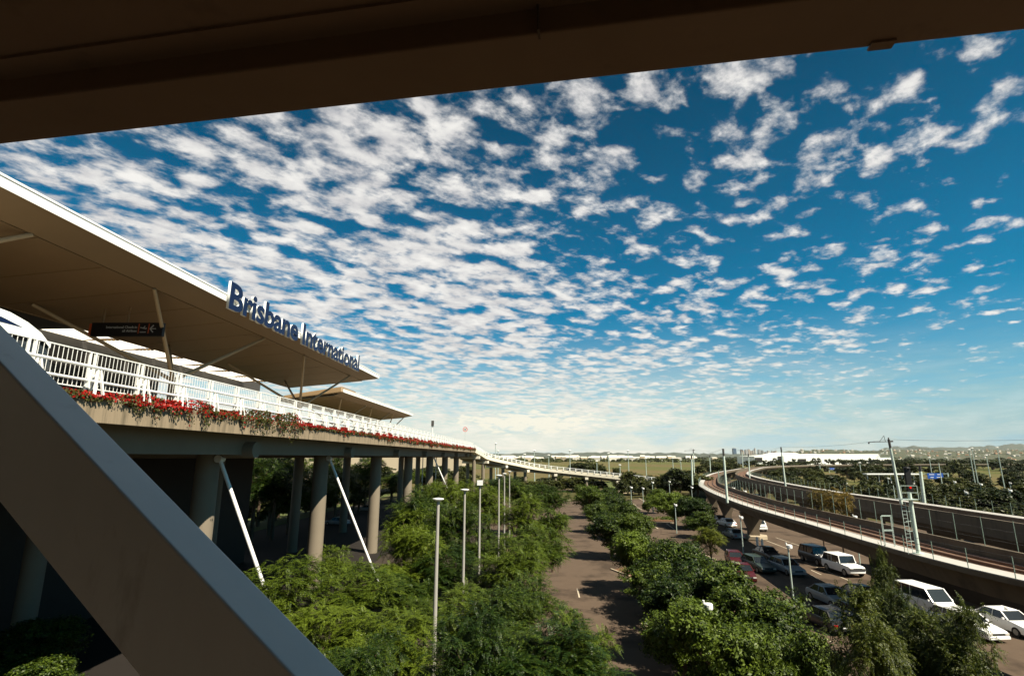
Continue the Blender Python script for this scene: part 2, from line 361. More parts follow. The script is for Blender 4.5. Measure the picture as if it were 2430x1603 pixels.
# ------------------------------------------------------------------ canopies
STRUT = mat('strut paint', (.34, .25, .15), .45, .06, 2)
def canopy(name, label, Lr, Ztop, Da, Db, inner, zscale=1.0, wing=True, sky_=None, strutsD=()):
    th = thing(name, label, 'canopy', tuple(V(Lr, Da, 2)))
    zt = Ztop; zb = zt - .50 * zscale; Lg = Lr + 1.5; zg = zb - .52 * zscale
    zi = lambda L: zg - .09 * (L - Lg)
    # fascia (white), tip strip, soffit, roof top
    mb = MB(); fbox(mb, Lr, Lr + .12, Da, Db, zb, zt); fbox(mb, Lr - .03, Lr, Da, Db, zt - .09, zt); mb.build('fascia', WHITE, th)
    mb = MB(); s0, s1 = Da, Db - 2.0
    pts = [V(Lr + .002, Da, zb), V(Lr + .002, Db, zb), V(Lg, s1, zg), V(Lg, Da, zg)]
    q = [V(Lr + .002, Da, zb + .1), V(Lr + .002, Db, zb + .1), V(Lg, s1, zg + .1), V(Lg, Da, zg + .1)]
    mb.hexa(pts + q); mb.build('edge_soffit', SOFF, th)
    mb = MB(); Li = inner; seg = 3.6; D_ = s1
    while D_ > Da:
        Dn = max(D_ - seg, Da)
        ps = [V(Lg + .05, Dn + .03, zg - .02), V(Lg + .05, D_ - .03, zg - .02), V(Li, D_ - .03, zi(Li)), V(Li, Dn + .03, zi(Li))]
        mb.hexa(ps + [x + Vector((0, 0, .12)) for x in ps]); D_ = Dn
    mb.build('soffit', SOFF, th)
    mb = MB(); ps = [V(Lr + .12, Da, zt - .25), V(Lr + .12, Db, zt - .25), V(Li, s1 + .5, zi(Li) + .6), V(Li, Da, zi(Li) + .6)]
    mb.hexa([x - Vector((0, 0, .15)) for x in ps] + ps); mb.build('roof_sheet', WHITE_W, th)
    mb = MB(); mb.hexa([V(Lg, s1 - .002, zg - .04), V(Lg, s1 + .12, zg - .04), V(Li, s1 + .12, zi(Li) - .02), V(Li, s1 - .002, zi(Li) - .02), V(Lg, s1 - .002, zg + .3), V(Lg, s1 + .12, zg + .3), V(Li, s1 + .12, zi(Li) + .3), V(Li, s1 - .002, zi(Li) + .3)]); fbox(mb, Li, Li + .12, Da, s1, zi(Li) - .05, zi(Li) + .5); mb.build('end_trim', SOFF, th)
    for Dn in strutsD:      # raking steel struts spreading from a post head
        base = V(Lr + 4.6, Dn, 4.9); 
        mb = MB(); mb.tube(V(Lr + 4.6, Dn, KB + .6), base, .22, n=10); mb.build('post', SOFF, th, True)
        for (l, d) in ((Lg, 5.4), (Lg, -7.0), (Li - 1.5, 5.0), (Li - 1.5, -6.5)):
            dd_ = min(Dn + d, s1 - .6); mb = MB(); mb.tube(base, V(l, dd_, zi(l) - .02), .13, .10, n=8); mb.build('strut', STRUT, th, True)
    return th, zi
c1_, zi1 = canopy('terminal_canopy', 'long winged departures canopy with bright white fascia and brown soffit', 19.0, 9.95, 3.0, 65.4, 29.2, 1.0, strutsD=(14.5, 34.2, 53.8))
# skylight band behind the soffit
m = bpy.data.materials.new('skylight glazing'); m.use_nodes = True; n = NT(m.node_tree)
n.a('ShaderNodeOutputMaterial', {0: n.a('ShaderNodeMixShader', {0: .93, 1: n.a('ShaderNodeBsdfDiffuse', {0: (.9, .88, .84, 1)}).outputs[0], 2: n.a('ShaderNodeBsdfTranslucent', {0: (.96, .94, .90, 1)}).outputs[0]}).outputs[0]})
mb = MB(); rib = MB(); LI = 29.35; D_ = 33.0
zk = zi1(29.2)
while D_ < 57:
    ps = [V(LI, D_, zk + .18), V(LI, D_ + 3.3, zk + .18), V(LI + 2.7, D_ + 3.3, zk - .02), V(LI + 2.7, D_, zk - .02)]
    mb.hexa(ps + [x + Vector((0, 0, .02)) for x in ps])
    rib = MB(); fbox(rib, LI, LI + 2.7, D_ + 3.42, D_ + 3.48, zk - .02, zk + .1)
    for q in range(5):
        l = LI + .25 + q * .3; fbox(rib, l, l + .12, D_ + 3.31, D_ + 3.59, zk - .04, zk + .08)
    rib.build('skylight_rib', SOFF, c1_)
    D_ += 3.6
mb.build('skylight', m, c1_)
mb = MB(); fbox(mb, LI + 2.75, LI + 3.4, 3, 62, zk - .6, zk + .3); mb.build('back_beam', STEELD, c1_)
mb = MB(); fbox(mb, LI, LI + 4.7, 3, 32.9, zk - .02, zk + .1); mb.build('ceiling_panel', STEELD, c1_)
c2_, zi2 = canopy('terminal_canopy', 'smaller second winged canopy farther along the terminal road', 27.7, 9.75, 77.6, 124, 37, 1.0, strutsD=(88, 104, 119))
mb = MB(); za = zi2(29.2); zb_ = zi2(37)
lo_ = [V(27.75, 77.3, 9.2), V(27.75, 84.5, 9.2), V(37, 84.5, zb_ + .1), V(37, 77.3, zb_ + .1)]; hi_ = [V(27.95, 77.7, 10.15), V(27.95, 83.8, 10.15), V(36.8, 83.8, zb_ + .8), V(36.8, 77.7, zb_ + .8)]
mb.hexa(lo_ + hi_); o = mb.build('roof_hood', SOFF, c2_); bevel(o, .25, 4)
# ------------------------------------------------------------------ terminal building behind the road
TB = thing('terminal_building', 'dark glazed terminal building behind and below the road viaduct', 'building', tuple(V(34, 20, -12)))
mb = MB(); fbox(mb, 34.05, 60, -14, 47, KB + .6, 8.2); mb.build('glazed_hall', mat('tinted facade', (.012, .011, .010), .45, .2, 1, spec=.2), TB)
for k in range(16): mb = MB(); fbox(mb, 33.9, 34.04, -13 + k * 4, -12.75 + k * 4, KB + .6, 8.2); mb.build('mullion', STEELD, TB)
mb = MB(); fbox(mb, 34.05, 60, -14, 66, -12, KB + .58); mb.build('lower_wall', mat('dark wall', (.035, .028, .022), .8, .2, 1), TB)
# ------------------------------------------------------------------ the big roof-edge lettering
BLUE = mat('sign blue', (.003, .010, .042), .4, .05, 2)
sg = thing('building_sign', 'blue lettering Brisbane International standing on the canopy fascia', 'sign', tuple(V(18.9, 33.8, 9.2)))
loc = sg.location; body = 'Brisbane International'; cap = 1.62; size = cap / .69
dg_w = {}
def adv(s_):
    cu = bpy.data.curves.new('t', 'FONT'); cu.body = s_ + '|'; cu.size = size; o = bpy.data.objects.new('t', cu); sc.collection.objects.link(o)
    bpy.context.view_layer.update(); x = o.dimensions.x; bpy.data.objects.remove(o); return x
base_w = adv(''); tot = adv(body) - base_w
span = 25.6; k_ = span / tot
for i, ch in enumerate(body):
    if ch == ' ': continue
    off = (adv(body[:i]) - base_w) * k_
    p = V(18.86, 31.3 + off, 9.06) - loc
    o = obj_text(ch, size, .17, [WHITE], p, (0, 0, 0), sg, 'letter', offset=.075)
    me = o.data; me.materials.append(BLUE)
    o.matrix_basis = Matrix.Translation(p) @ Matrix(((DV.x, 0, -LV.x, 0), (DV.y, 0, -LV.y, 0), (0, 1, 0, 0), (0, 0, 0, 1))) @ Matrix.Diagonal((k_ * 1.06, 1, 1, 1))
    me.polygons.foreach_set('material_index', [1 if pl.normal.z > .7 else 0 for pl in me.polygons])
# ------------------------------------------------------------------ hanging direction sign
hp0 = P(304, 782, 31.5)
hs = thing('hanging_sign', 'dark hanging departures sign with white text, plane symbol and left arrow', 'sign', tuple(hp0))
W_, H_ = 4.15, .80
mb = MB(); mb.box((hp0.x, hp0.y, hp0.z), (W_, .22, H_)); mb.build('board', mat('sign board', (.010, .008, .008), .5, .1, 2), hs)
ORG = mat('sign orange', (.42, .07, .02), .5, .05, 2); SW = mat('sign white', (.34, .33, .31), .5, .05, 2)
mb = MB(); mb.box((hp0.x - W_ / 2 - .07, hp0.y, hp0.z), (.13, .24, H_ * .85))
for x in (.69, 1.27): mb.box((hp0.x + x, hp0.y - .118, hp0.z + .04), (.055, .012, .58))
mb.build('orange_bars', ORG, hs)
fx = R(90)
obj_text('International Check-in', .20, .01, SW, (.60, -.125, .06), (fx, 0, 0), hs, 'sign_text', .004, 'RIGHT')
obj_text('all Airlines', .20, .01, SW, (.60, -.125, -.16), (fx, 0, 0), hs, 'sign_text', .004, 'RIGHT')
mb = MB(); y_ = hp0.y - .13; cx_, cz_ = hp0.x + .97, hp0.z
mb.bar((cx_ - .17, y_, cz_ + .10), (cx_ + .17, y_, cz_ + .03), .05, .05); mb.bar((cx_ - .02, y_, cz_ + .05), (cx_ + .09, y_, cz_ + .19), .03, .03); mb.bar((cx_ + .13, y_, cz_ + .03), (cx_ + .18, y_, cz_ + .09), .02, .03)
mb.bar((cx_ - .18, y_, cz_ - .17), (cx_ + .16, y_, cz_ - .17), .02, .05); mb.build('plane_symbol', SW, hs)
mb = MB(); ax = hp0.x + 1.48
mb.bar((ax - .10, y_, cz_ + .03), (ax + .22, y_, cz_ + .03), .04, .045); mb.bar((ax - .12, y_, cz_ + .03), (ax + .07, y_, cz_ + .24), .04, .05); mb.bar((ax - .12, y_, cz_ + .03), (ax + .07, y_, cz_ - .18), .04, .05)
mb.build('arrow_symbol', SW, hs)
for x in (-1.55, -.1):
    mb = MB(); a = Vector((hp0.x + x, hp0.y, hp0.z + H_ / 2)); mb.tube(a, a + Vector((.05, 0, 1.62)), .045, n=8); mb.build('hanger_rod', SOFF, hs, True)
# ------------------------------------------------------------------ coach on the deck
bus = thing('coach', 'white coach with a blue roof stripe waiting behind the viaduct railing', 'coach', tuple(V(LW + 2.6, 12, KB + .6)))
BX = lambda L, D, z: V(LW + 1.2 + L, 19.6 + D, KB + .6 + z)     # L from its near side, D negative to the rear
def loft(mb, rings):
    m = len(rings[0]); mb.add([p for r in rings for p in r], [(i * m + j, (i + 1) * m + j, (i + 1) * m + (j + 1) % m, i * m + (j + 1) % m) for i in range(len(rings) - 1) for j in range(m)] + [tuple(range(m)), tuple((len(rings) - 1) * m + j for j in range(m))[::-1]]); return mb
def ring(D, z0, z1, top=0.0, ins=0.0): return [BX(ins, D, z0), BX(ins, D, z1 - .35), BX(ins + .12, D, z1 - .1), BX(ins + .4, D, z1), BX(2.1, D, z1), BX(2.4, D, z1 - .1), BX(2.5, D, z1 - .35), BX(2.5, D, z0)]
prof = [(-12, 3.25), (-3, 3.25), (-2.0, 3.16), (-1.3, 2.98), (-.7, 2.72), (-.35, 2.45)]
loft(MB(), [ring(d, 2.35 if d > -2.5 else 2.3, z) for d, z in prof]).build('roof_shell', WHITE, bus, True)
loft(MB(), [ring(d, .35, 1.25, ins=.001) for d in (-12, -1.0, -.2, 0)]).build('lower_body', WHITE, bus, True)
loft(MB(), [ring(d, 1.25, z, ins=.05) for d, z in ((-12, 2.4), (-1.0, 2.4), (-.42, 2.36), (-.02, 1.5))]).build('windows', DKGLS, bus)
mb = MB(); p = [BX(-.012, -12, 2.62), BX(-.012, -1.6, 2.62), BX(-.012, -2.4, 2.80), BX(-.012, -12, 2.86)]; mb.hexa(p + [x + LV * .02 for x in p]); mb.build('stripe', BLUE, bus)
for d in (-9.5, -2.8):
    mb = MB(); mb.tube(BX(.02, d, .48), BX(.35, d, .48), .48, n=20); mb.build('wheel', STEELD, bus, True)
# ------------------------------------------------------------------ ground, field, roads
rng = np.random.default_rng(7); random.seed(7)
def groundmat():
    m = bpy.data.materials.new('ground'); m.use_nodes = True; n = NT(m.node_tree)
    pos = n.a('ShaderNodeNewGeometry').outputs['Position']
    a = n.noise(pos, .02, 6, .6); b = n.noise(pos, .6, 5, .65)
    st = n.a('ShaderNodeVectorMath', {0: pos, 1: (.0012, .0035, 1)}, operation='MULTIPLY').outputs[0]
    big = n.noise(st, 1.0, 5, .6)
    near = n.mix(n.ramp(b, [(.35, 0.0), (.65, 1.0)]), (.035, .045, .012), (.085, .065, .03))
    far = n.ramp(big, [(.36, (.042, .066, .013)), (.47, (.075, .080, .022)), (.56, (.105, .078, .034)), (.66, (.050, .066, .016))])
    far = n.mix(n.ramp(a, [(.4, 0.0), (.7, .5)]), far, (.12, .095, .045))
    dist = n.a('ShaderNodeVectorMath', {0: pos}, operation='LENGTH').outputs['Value']
    f = n.a('ShaderNodeMapRange', {0: dist, 1: 190, 2: 260, 3: 0.0, 4: 1.0}).outputs[0]
    bs = n.a('ShaderNodeBsdfPrincipled', {'Base Color': n.mix(f, near, far), 'Roughness': .95, 'Specular IOR Level': .1})
    n.a('ShaderNodeOutputMaterial', {0: bs.outputs[0]}); return m
MB().box((0, 12000, -.5), (50000, 30000, 1.0)).build('ground', groundmat()); struct(bpy.data.objects['ground'])
ASPH = mat('asphalt', (.086, .061, .043), .92, .16, .9, .2, 60, c2=(.048, .034, .024), f2=(.50, .62), s2=.22, coords='World', spec=.15)
PAINT = mat('road paint', (.42, .36, .27), .7, .18, 6, coords='World')
KERB = mat('kerb concrete', (.34, .28, .20), .85, .15, 3, coords='World')
SOIL = mat('mulch soil', (.12, .06, .03), .95, .35, 4, .3, 40, coords='World')
GRASS = mat('island grass', (.07, .085, .02), .95, .3, 2.5, coords='World')
def poly(name, pts, z, m, kind=True, up=None):
    mb = MB(); n = len(pts); h = .05 if up is None else up
    mb.add([(x, y, z - h) for x, y in pts] + [(x, y, z) for x, y in pts], [tuple(range(n))[::-1], tuple(range(n, 2 * n))] + [(i, (i + 1) % n, (i + 1) % n + n, i + n) for i in range(n)])
    o = mb.build(name, m); return struct(o) if kind else o
gp = lambda u, v: tuple(G(u, v))[:2]
poly('car_park', [(-60, -20), (75, -20), (75, 60), (70, 110), (66, 172), (45, 168), (20, 158), (-20, 150), (-62, 150)], .008, ASPH)
poly('field_road', [(-150, 210), (60, 205), (150, 330), (150, 338), (56, 213), (-150, 218)], .008, ASPH)
# painted lines and kerb edges measured on the ground
def gline(mb, u0, v0, u1, v1, w_=.11, z=.016):
    a, b = G(u0, v0), G(u1, v1); d = (b - a).normalized(); x = Vector((-d.y, d.x, 0)) * w_ / 2
    mb.add([(q.x, q.y, z) for q in (a - x, a + x, b + x, b - x)], [(0, 1, 2, 3)])
mk = MB()
for l in [(1511,1242,1522,1252),(1545,1242,1562,1254),(1582,1242,1600,1255),(1502,1194,1512,1201),(1516,1181,1529,1189),(1536,1181,1549,1187),
          (1504,1215,1513,1220),(1556,1172,1570,1177),(1735,1247,1753,1257),(1585,1190,1600,1197)]: gline(mk, *l, .16)
for l in [(1798,1274,1876,1304),(1841,1275,1906,1297),(1908,1332,2013,1376),(1923,1363,1945,1375),(1925,1352,1949,1363),(1960,1515,1975,1524),(1370,1396,1375,1417),(1713,1243,1738,1262)]: gline(mk, *l, .13)
for i in range(9):      # bays of the far lot
    gline(mk, 1520 + i * 22, 1163 - i * .6, 1530 + i * 22, 1168 - i * .6, .16); gline(mk, 1512 + i * 20, 1203, 1524 + i * 20, 1209, .14)
struct(mk.build('road_markings', PAINT))
kb = MB()
def kerbline(pts, w_=.22, h=.14):
    for (u0, v0), (u1, v1) in zip(pts, pts[1:]):
        a, b = G(u0, v0), G(u1, v1); kb.bar((a.x, a.y, h / 2), (b.x, b.y, h / 2), w_, h)
kerbline([(1470,1171),(1540,1163),(1600,1156),(1640,1151)], .5); kerbline([(1509,1240),(1602,1241)], .35); kerbline([(1681,1356),(1729,1357),(1690,1334)], .25)
kerbline([(1450,1351),(1494,1368)], .2); kerbline([(1520,1481),(1555,1499),(1600,1510)], .2); kerbline([(1310,1188),(1355,1186)], .5); kerbline([(1610,1290),(1700,1330)], .2)
struct(kb.build('kerbs', KERB))
poly('planting_bed', [gp(1515,1236), gp(1602,1237), gp(1602,1230), gp(1515,1229)], .10, SOIL)
poly('planting_bed', [gp(1530,1486), gp(1600,1515), gp(1720,1500), gp(1560,1445)], .10, SOIL)
poly('planting_bed', [gp(1455,1353), gp(1500,1372), gp(1640,1400), gp(1560,1330)], .10, SOIL)
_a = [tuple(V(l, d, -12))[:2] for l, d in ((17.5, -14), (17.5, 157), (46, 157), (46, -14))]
poly('deck_shade_sheet', _a, .014, mat('deck shade colour', (.010, .007, .005), .95, .2, 1, coords='World'))  # near-black ground sheet, the shadow of the deck is put into its colour
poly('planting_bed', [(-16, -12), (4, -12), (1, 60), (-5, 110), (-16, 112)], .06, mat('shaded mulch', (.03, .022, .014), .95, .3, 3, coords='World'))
poly('verge', [tuple(V(l, d, -12))[:2] for l, d in ((46.2, 20), (46.2, 210), (110, 240), (110, 20))], .05, GRASS)
poly('verge', [gp(1450,1166), gp(1640,1147), gp(1640,1137), gp(1400,1142)], .03, GRASS)
# ------------------------------------------------------------------ rail viaducts
def zt(Y): return CAM.z - (6.3 + .7 * min(1, max(0, (Y - 28) / 130)))
npts = [(29, -10), (26.7, 28), (26.6, 35.5), (27.4, 43.7), (29.1, 55.2), (33, 82), (42, 122), (53.4, 159), (84, 236), (122, 310), (175, 398), (262, 478), (380, 528), (520, 555)]
near_p = catmull([(x, y, zt(y)) for x, y in npts], 10)
ipts = [(39, -10), (41, 20), (44, 46.4), (49.8, 78), (54.4, 104), (62.6, 137), (74.6, 180), (92.5, 230), (129, 305), (181, 392), (266, 472), (383, 522), (520, 549)]
in_p = catmull([(x, y, zt(y)) for x, y in ipts], 10)
BALL = mat('track ballast', (.15, .085, .052), .95, .35, 6, .3, 60, coords='World', c2=(.08, .045, .03), f2=(.45, .6), s2=2.0)
PATHC = mat('walkway concrete', (.36, .345, .32), .85, .08, 1.5, coords='World')
GIRD = mat('girder concrete', (.115, .09, .062), .85, .15, .8, .1, 20, c2=(.07, .055, .04), f2=(.5, .7), s2=.7, stretch=(1, 1, .3), coords='World')
RAIL = mat('rail steel', (.16, .09, .06), .45, .2, 3, metal=.5)
nv = thing('rail_viaduct', 'near curved concrete railway viaduct with pale walkway along its left edge', 'railway viaduct', tuple(near_p[10]))
MB().sweep(near_p, [(0, -.02), (0, -.30), (.7, -.35), (1.3, -1.55), (3.9, -1.55), (4.5, -.35), (5.1, -.30), (5.1, .55), (4.85, .55), (4.85, -.28), (1.3, -.28), (1.3, -.02)]).build('girder', GIRD, nv)
MB().sweep(near_p, [(-.02, 0), (-.02, .06), (1.25, .06), (1.25, 0)]).build('walkway', PATHC, nv)
MB().sweep(near_p, [(1.31, -.27), (1.35, -.12), (4.8, -.12), (4.84, -.27)]).build('ballast', BALL, nv)
for o_ in (2.35, 3.55): MB().sweep(near_p, [(o_, -.11), (o_, .05), (o_ + .09, .05), (o_ + .09, -.11)]).build('rail', RAIL, nv)
iv = thing('rail_viaduct', 'farther curved railway viaduct with a high parapet and walkway on its far side', 'railway viaduct', tuple(in_p[10]))
MB().sweep(in_p, [(0, .75), (0, -.9), (.8, -1.9), (3.8, -1.9), (4.6, -.35), (5.4, -.30), (5.4, .55), (4.2, .55), (4.2, -.28), (.25, -.28), (.25, .75)]).build('girder', GIRD, iv)
MB().sweep(in_p, [(4.15, .56), (4.15, .62), (5.45, .62), (5.45, .56)]).build('walkway', PATHC, iv)
MB().sweep(in_p, [(.26, -.27), (.3, -.12), (4.1, -.12), (4.19, -.27)]).build('ballast', BALL, iv)
for o_ in (1.6, 2.8): MB().sweep(in_p, [(o_, -.11), (o_, .05), (o_ + .09, .05), (o_ + .09, -.11)]).build('rail', RAIL, iv)
def at_off(path, i_pt, off):
    p, d = i_pt; r = Vector((d.y, -d.x, 0)).normalized(); return p + r * off, r
def piers(path, par, skip=(), step=23.6, start=0, lim=900, c=2.6, base=-1.5):
    for k, (p, d) in enumerate(walk(path, step, start)):
        if k in skip or p.y > lim: continue
        q, r = at_off(path, (p, d), c); t = q.z + base
        mb = MB(); a = math.atan2(d.y, d.x)
        pts = []
        for z, w_ in ((0, .75), (t - 2.4, .75), (t, 1.7)):
            pts.append([q + r * s1 * w_ + d * s2 * .7 for s1, s2 in ((-1, -1), (1, -1), (1, 1), (-1, 1))]); [setattr(x, 'z', z) for x in pts[-1]]
        loft(mb, [[tuple(x) for x in rr] for rr in pts]); mb.build('pier', GIRD, par)
        if k == 3 and par is nv: mb = MB(); mb.lathe((q.x, q.y, 0), [(2.0, .1), (2.0, .55), (1.7, .6)], 8); mb.build('pier_plinth', KERB, par)
piers(near_p, nv, skip=(1, 2), start=26); piers(in_p, iv, skip=(0,), start=6, base=-1.8)
FENC = mat('fence post', (.20, .27, .22), .6, .1, 3)
def fence_line(name, label, path, off, zoff, h, step, y0, y1, nw=3):
    pts = [at_off(path, q, off)[0] + Vector((0, 0, zoff)) for q in walk(path, step) if y0 <= q[0].y <= y1]
    th = thing(name, label, 'fence', tuple(pts[0]))
    for p in pts[:99]:
        mb = MB(); mb.tube(p, p + Vector((0, 0, h)), .026, n=6); mb.build('post', FENC, th)
    mb = MB()
    for k in range(nw):
        z = h * (1 - k / nw) - .02
        for a, b in zip(pts, pts[1:]): mb.bar(a + Vector((0, 0, z)), b + Vector((0, 0, z)), .018)
    mb.build('wires', STEELD, th)
fence_line('walkway_fence', 'thin wire fence with steel posts on the near viaduct walkway edge', near_p, .02, .0, 1.15, 2.9, 14, 235)
fence_line('walkway_fence', 'thin wire fence with steel posts along the right side of the near viaduct', near_p, 5.2, .3, 2.1, 2.9, 14, 200)
fence_line('walkway_fence', 'thin wire fence with steel posts on the far edge of the farther viaduct', in_p, 5.4, .6, 1.3, 2.9, 20, 240)
# overhead-line masts
MASTC = mat('mast paint', (.50, .58, .51), .55, .06, 2)
def mast(label, base, top, arms=True, r=.16, dark=False, armdir=-1, name='catenary_mast'):
    th = thing(name, label, 'mast', tuple(base), group=None); b, t = Vector(base), Vector(top)
    mb = MB(); r *= .8; mb.tube(b, b + (t - b) * .86, r, r * .8, n=12); mb.build('pole', MASTC, th, True)
    mb = MB(); mb.tube(b + (t - b) * .86, t, r * .8, r * .8, n=10); mb.build('pole_head', STEELD, th, True)
    if arms:
        mb = MB(); a = b + (t - b) * .965; e = a + Vector((armdir * 2.6, .3, -.05)); mb.bar(a, e, .09); mb.bar(a + Vector((-armdir * .5, 0, .05)), a, .2)
        mb.bar(t + Vector((0, 0, 0)), t + Vector((0, 0, .25)), .12)
        mb.bar(a + Vector((armdir * 1.3, 0, 0)), a + Vector((armdir * .6, 0, .8)), .04); mb.bar(a + Vector((armdir * .6, 0, .8)), a + Vector((armdir * .5, 0, 0)), .04)
        mb.build('crossarm', STEELD, th)
        mb = MB(); c = b + (t - b) * .72; mb.bar(c, c + Vector((armdir * 2.3, 0, -.1)), .05); mb.bar(b + (t - b) * .88, c + Vector((armdir * 2.2, 0, -.1)), .04); mb.build('cantilever', GALV, th)
        mb = MB(); mb.lathe((e.x, e.y, e.z - .25), [(.05, 0), (.1, .06), (.1, .2), (.05, .26)], 8); mb.build('insulator', STEELD, th)
    return b, t
def mast_px(label, ub, vb, ut, vt, Y, **k):       # base pixel at known distance, top at the pixel height
    b = P(ub, vb, Y); r_ = ray(ut, vt); s = (b.y + (0)) / r_.y; t = CAM + r_ * s; t.x = b.x + (t.x - b.x) * .9; return mast(label, b, t, **k)
M = []
M.append(mast_px('tall pale mast on the near viaduct edge, just right of the curve', 1726, 1192, 1716, 1064, 81, arms=False, r=.24))
M.append(mast_px('leftmost pale mast at the outside of the viaduct curve', 1643, 1150, 1641, 1079, 140, arms=False, r=.30))
M.append(mast_px('mast with crossarms at the outside of the curve behind the leftmost one', 1648, 1133, 1645, 1066, 175, arms=True, r=.22))
M.append(mast_px('tall pale mast with crossarm beside the signal post', 2139, 1195, 2108, 1042, 72, arms=True, r=.24))
M.append(mast_px('pale mast on the inner viaduct left of the white terminal roof', 1864, 1153, 1853, 1060, 112, arms=False, r=.22))
M.append(mast_px('pale mast standing at the inner edge of the curve', 1779, 1134, 1776, 1076, 180, arms=False, r=.26))
M.append(mast_px('slim mast beyond the curve, first on the far straight', 1763, 1108, 1761, 1066, 330, arms=True, r=.3))
M.append(mast_px('slim far mast beyond the curve in front of the airfield', 1686, 1119, 1684, 1080, 260, arms=True, r=.26))
M.append(mast_px('stout pale mast just right of the signal post', 2194, 1198, 2183, 1105, 76, arms=False, r=.30))
M.append(mast_px('short slim mast standing beyond the blue road sign', 2236, 1150, 2226, 1090, 180, arms=False, r=.16))
def wire(a, b, sag=.5, name='overhead_wire', label='thin overhead wire', n=10, r=.018):
    o = MB(); pts = [a.lerp(b, i / n) - Vector((0, 0, sag * 4 * (i / n) * (1 - i / n))) for i in range(n + 1)]
    for p, q in zip(pts, pts[1:]): o.tube(p, q, r, n=4, caps=False)
    ob = o.build(name, STEELD); return tag(ob, label, 'wire', 'wires strung between the railway masts')
tp = lambda i: M[i][1]
wp = [(tp(1), tp(0)), (tp(2), tp(5)), (tp(5), tp(4)), (tp(4), tp(3)), (tp(3), P(2700, 1030, 60)), (tp(3) - Vector((0, 0, .8)), P(2700, 1085, 55)), (tp(8), P(2700, 1110, 60)),
      (tp(7), tp(2)), (tp(6), tp(7)), (tp(4) - Vector((0, 0, 1)), tp(3) - Vector((0, 0, 1.5)))]
for a, b in wp: wire(a, b, .4, label='thin dark overhead wire strung between railway masts')
# signal mast
sb = P(2180, 1313, 36.0); st_ = P(2158, 1128, 36.0); st_.y = sb.y; st_.x = sb.x
sgm = thing('railway_signal', 'railway signal post with black head showing red, ladder and platform', 'railway signal', tuple(sb))
H_ = (sb.z and (P(2160, 1120, 36).z - sb.z))
mb = MB(); mb.tube(sb, sb + Vector((0, 0, H_ * .92)), .13, .11, n=12); mb.tube(sb + Vector((0, 0, 0)), sb + Vector((0, 0, .05)), .3, n=12); mb.build('pole', MASTC, sgm, True)
mb = MB(); hc = sb + Vector((0, -.1, H_ * .90)); mb.box(tuple(hc), (.42, .14, 1.55)); mb.lathe((hc.x, hc.y, hc.z + .72), [(.21, 0), (.21, .1), (.1, .16)], 12); o = mb.build('signal_head', mat('signal black', (.01, .01, .01), .5), sgm); bevel(o, .06, 3)
rl = bpy.data.materials.new('red lamp'); rl.use_nodes = True; n = NT(rl.node_tree); n.a('ShaderNodeOutputMaterial', {0: n.a('ShaderNodeEmission', {0: (.9, .03, .015, 1), 1: .45}).outputs[0]})
mb = MB(); mb.tube(hc + Vector((0, -.08, -.5)), hc + Vector((0, -.11, -.5)), .075, n=16); mb.build('red_lens', rl, sgm)
mb = MB()
for s_ in (-.75, -.45): mb.bar(sb + Vector((s_, -.1, 0)), sb + Vector((s_, -.1, H_ * .62)), .028)
for k in range(13): z = .3 + k * H_ * .6 / 13; mb.bar(sb + Vector((-.75, -.1, z)), sb + Vector((-.45, -.1, z)), .02)
mb.build('ladder', GALV, sgm)
mb = MB(); pz = H_ * .66
mb.box((sb.x - .3, sb.y - .1, sb.z + pz), (1.1, .7, .05)); mb.build('platform', GALV, sgm); mb = MB()
for s_ in ((-.85, -.45), (.25, -.45), (-.85, .25), (.25, .25)): mb = MB(); mb.bar(sb + Vector((s_[0], s_[1], pz)), sb + Vector((s_[0], s_[1], pz + .9)), .03); mb.build('platform_post', GALV, sgm)
for z in (.45, .9): mb = MB(); mb.bar(sb + Vector((-.85, -.45, pz + z)), sb + Vector((.25, -.45, pz + z)), .03); mb.build('platform_rail', GALV, sgm)
for k in range(4): z = H_ * (.15 + .12 * k); mb = MB(); mb.bar(sb + Vector((-.55, 0, z)), sb + Vector((0, 0, z)), .035); mb.build('ladder_bracket', GALV, sgm)
gt = P(2118, 1297, 38.5)
gth = thing('access_gate', 'small steel tube frame gate on the walkway left of the signal', 'gate', tuple(gt))
mb = MB()
for x, y in ((-.55, 0), (-.15, .5), (.15, 0), (.55, .5)): mb.bar(gt + Vector((x, y, 0)), gt + Vector((x, y, 2.1)), .03)
for z in (1.1, 2.1): mb.bar(gt + Vector((-.55, 0, z)), gt + Vector((.15, 0, z)), .04); mb.bar(gt + Vector((-.15, .5, z)), gt + Vector((.55, .5, z)), .04)
mb.build('frame', GALV, gth)
# viaduct shade wall added behind the parked cars, near-black to stand for shade below the viaduct
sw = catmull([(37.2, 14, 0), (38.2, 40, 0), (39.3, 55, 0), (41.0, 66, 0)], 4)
o = MB().sweep(sw, [(0, 0), (0, 3.9), (.25, 3.9), (.25, 0)]).build('shade_wall', mat('viaduct shade wall', (.028, .020, .014), .9, .2, .6)); tag(o, 'added dark wall standing in for shade under the railway viaduct behind the parked cars', 'wall')
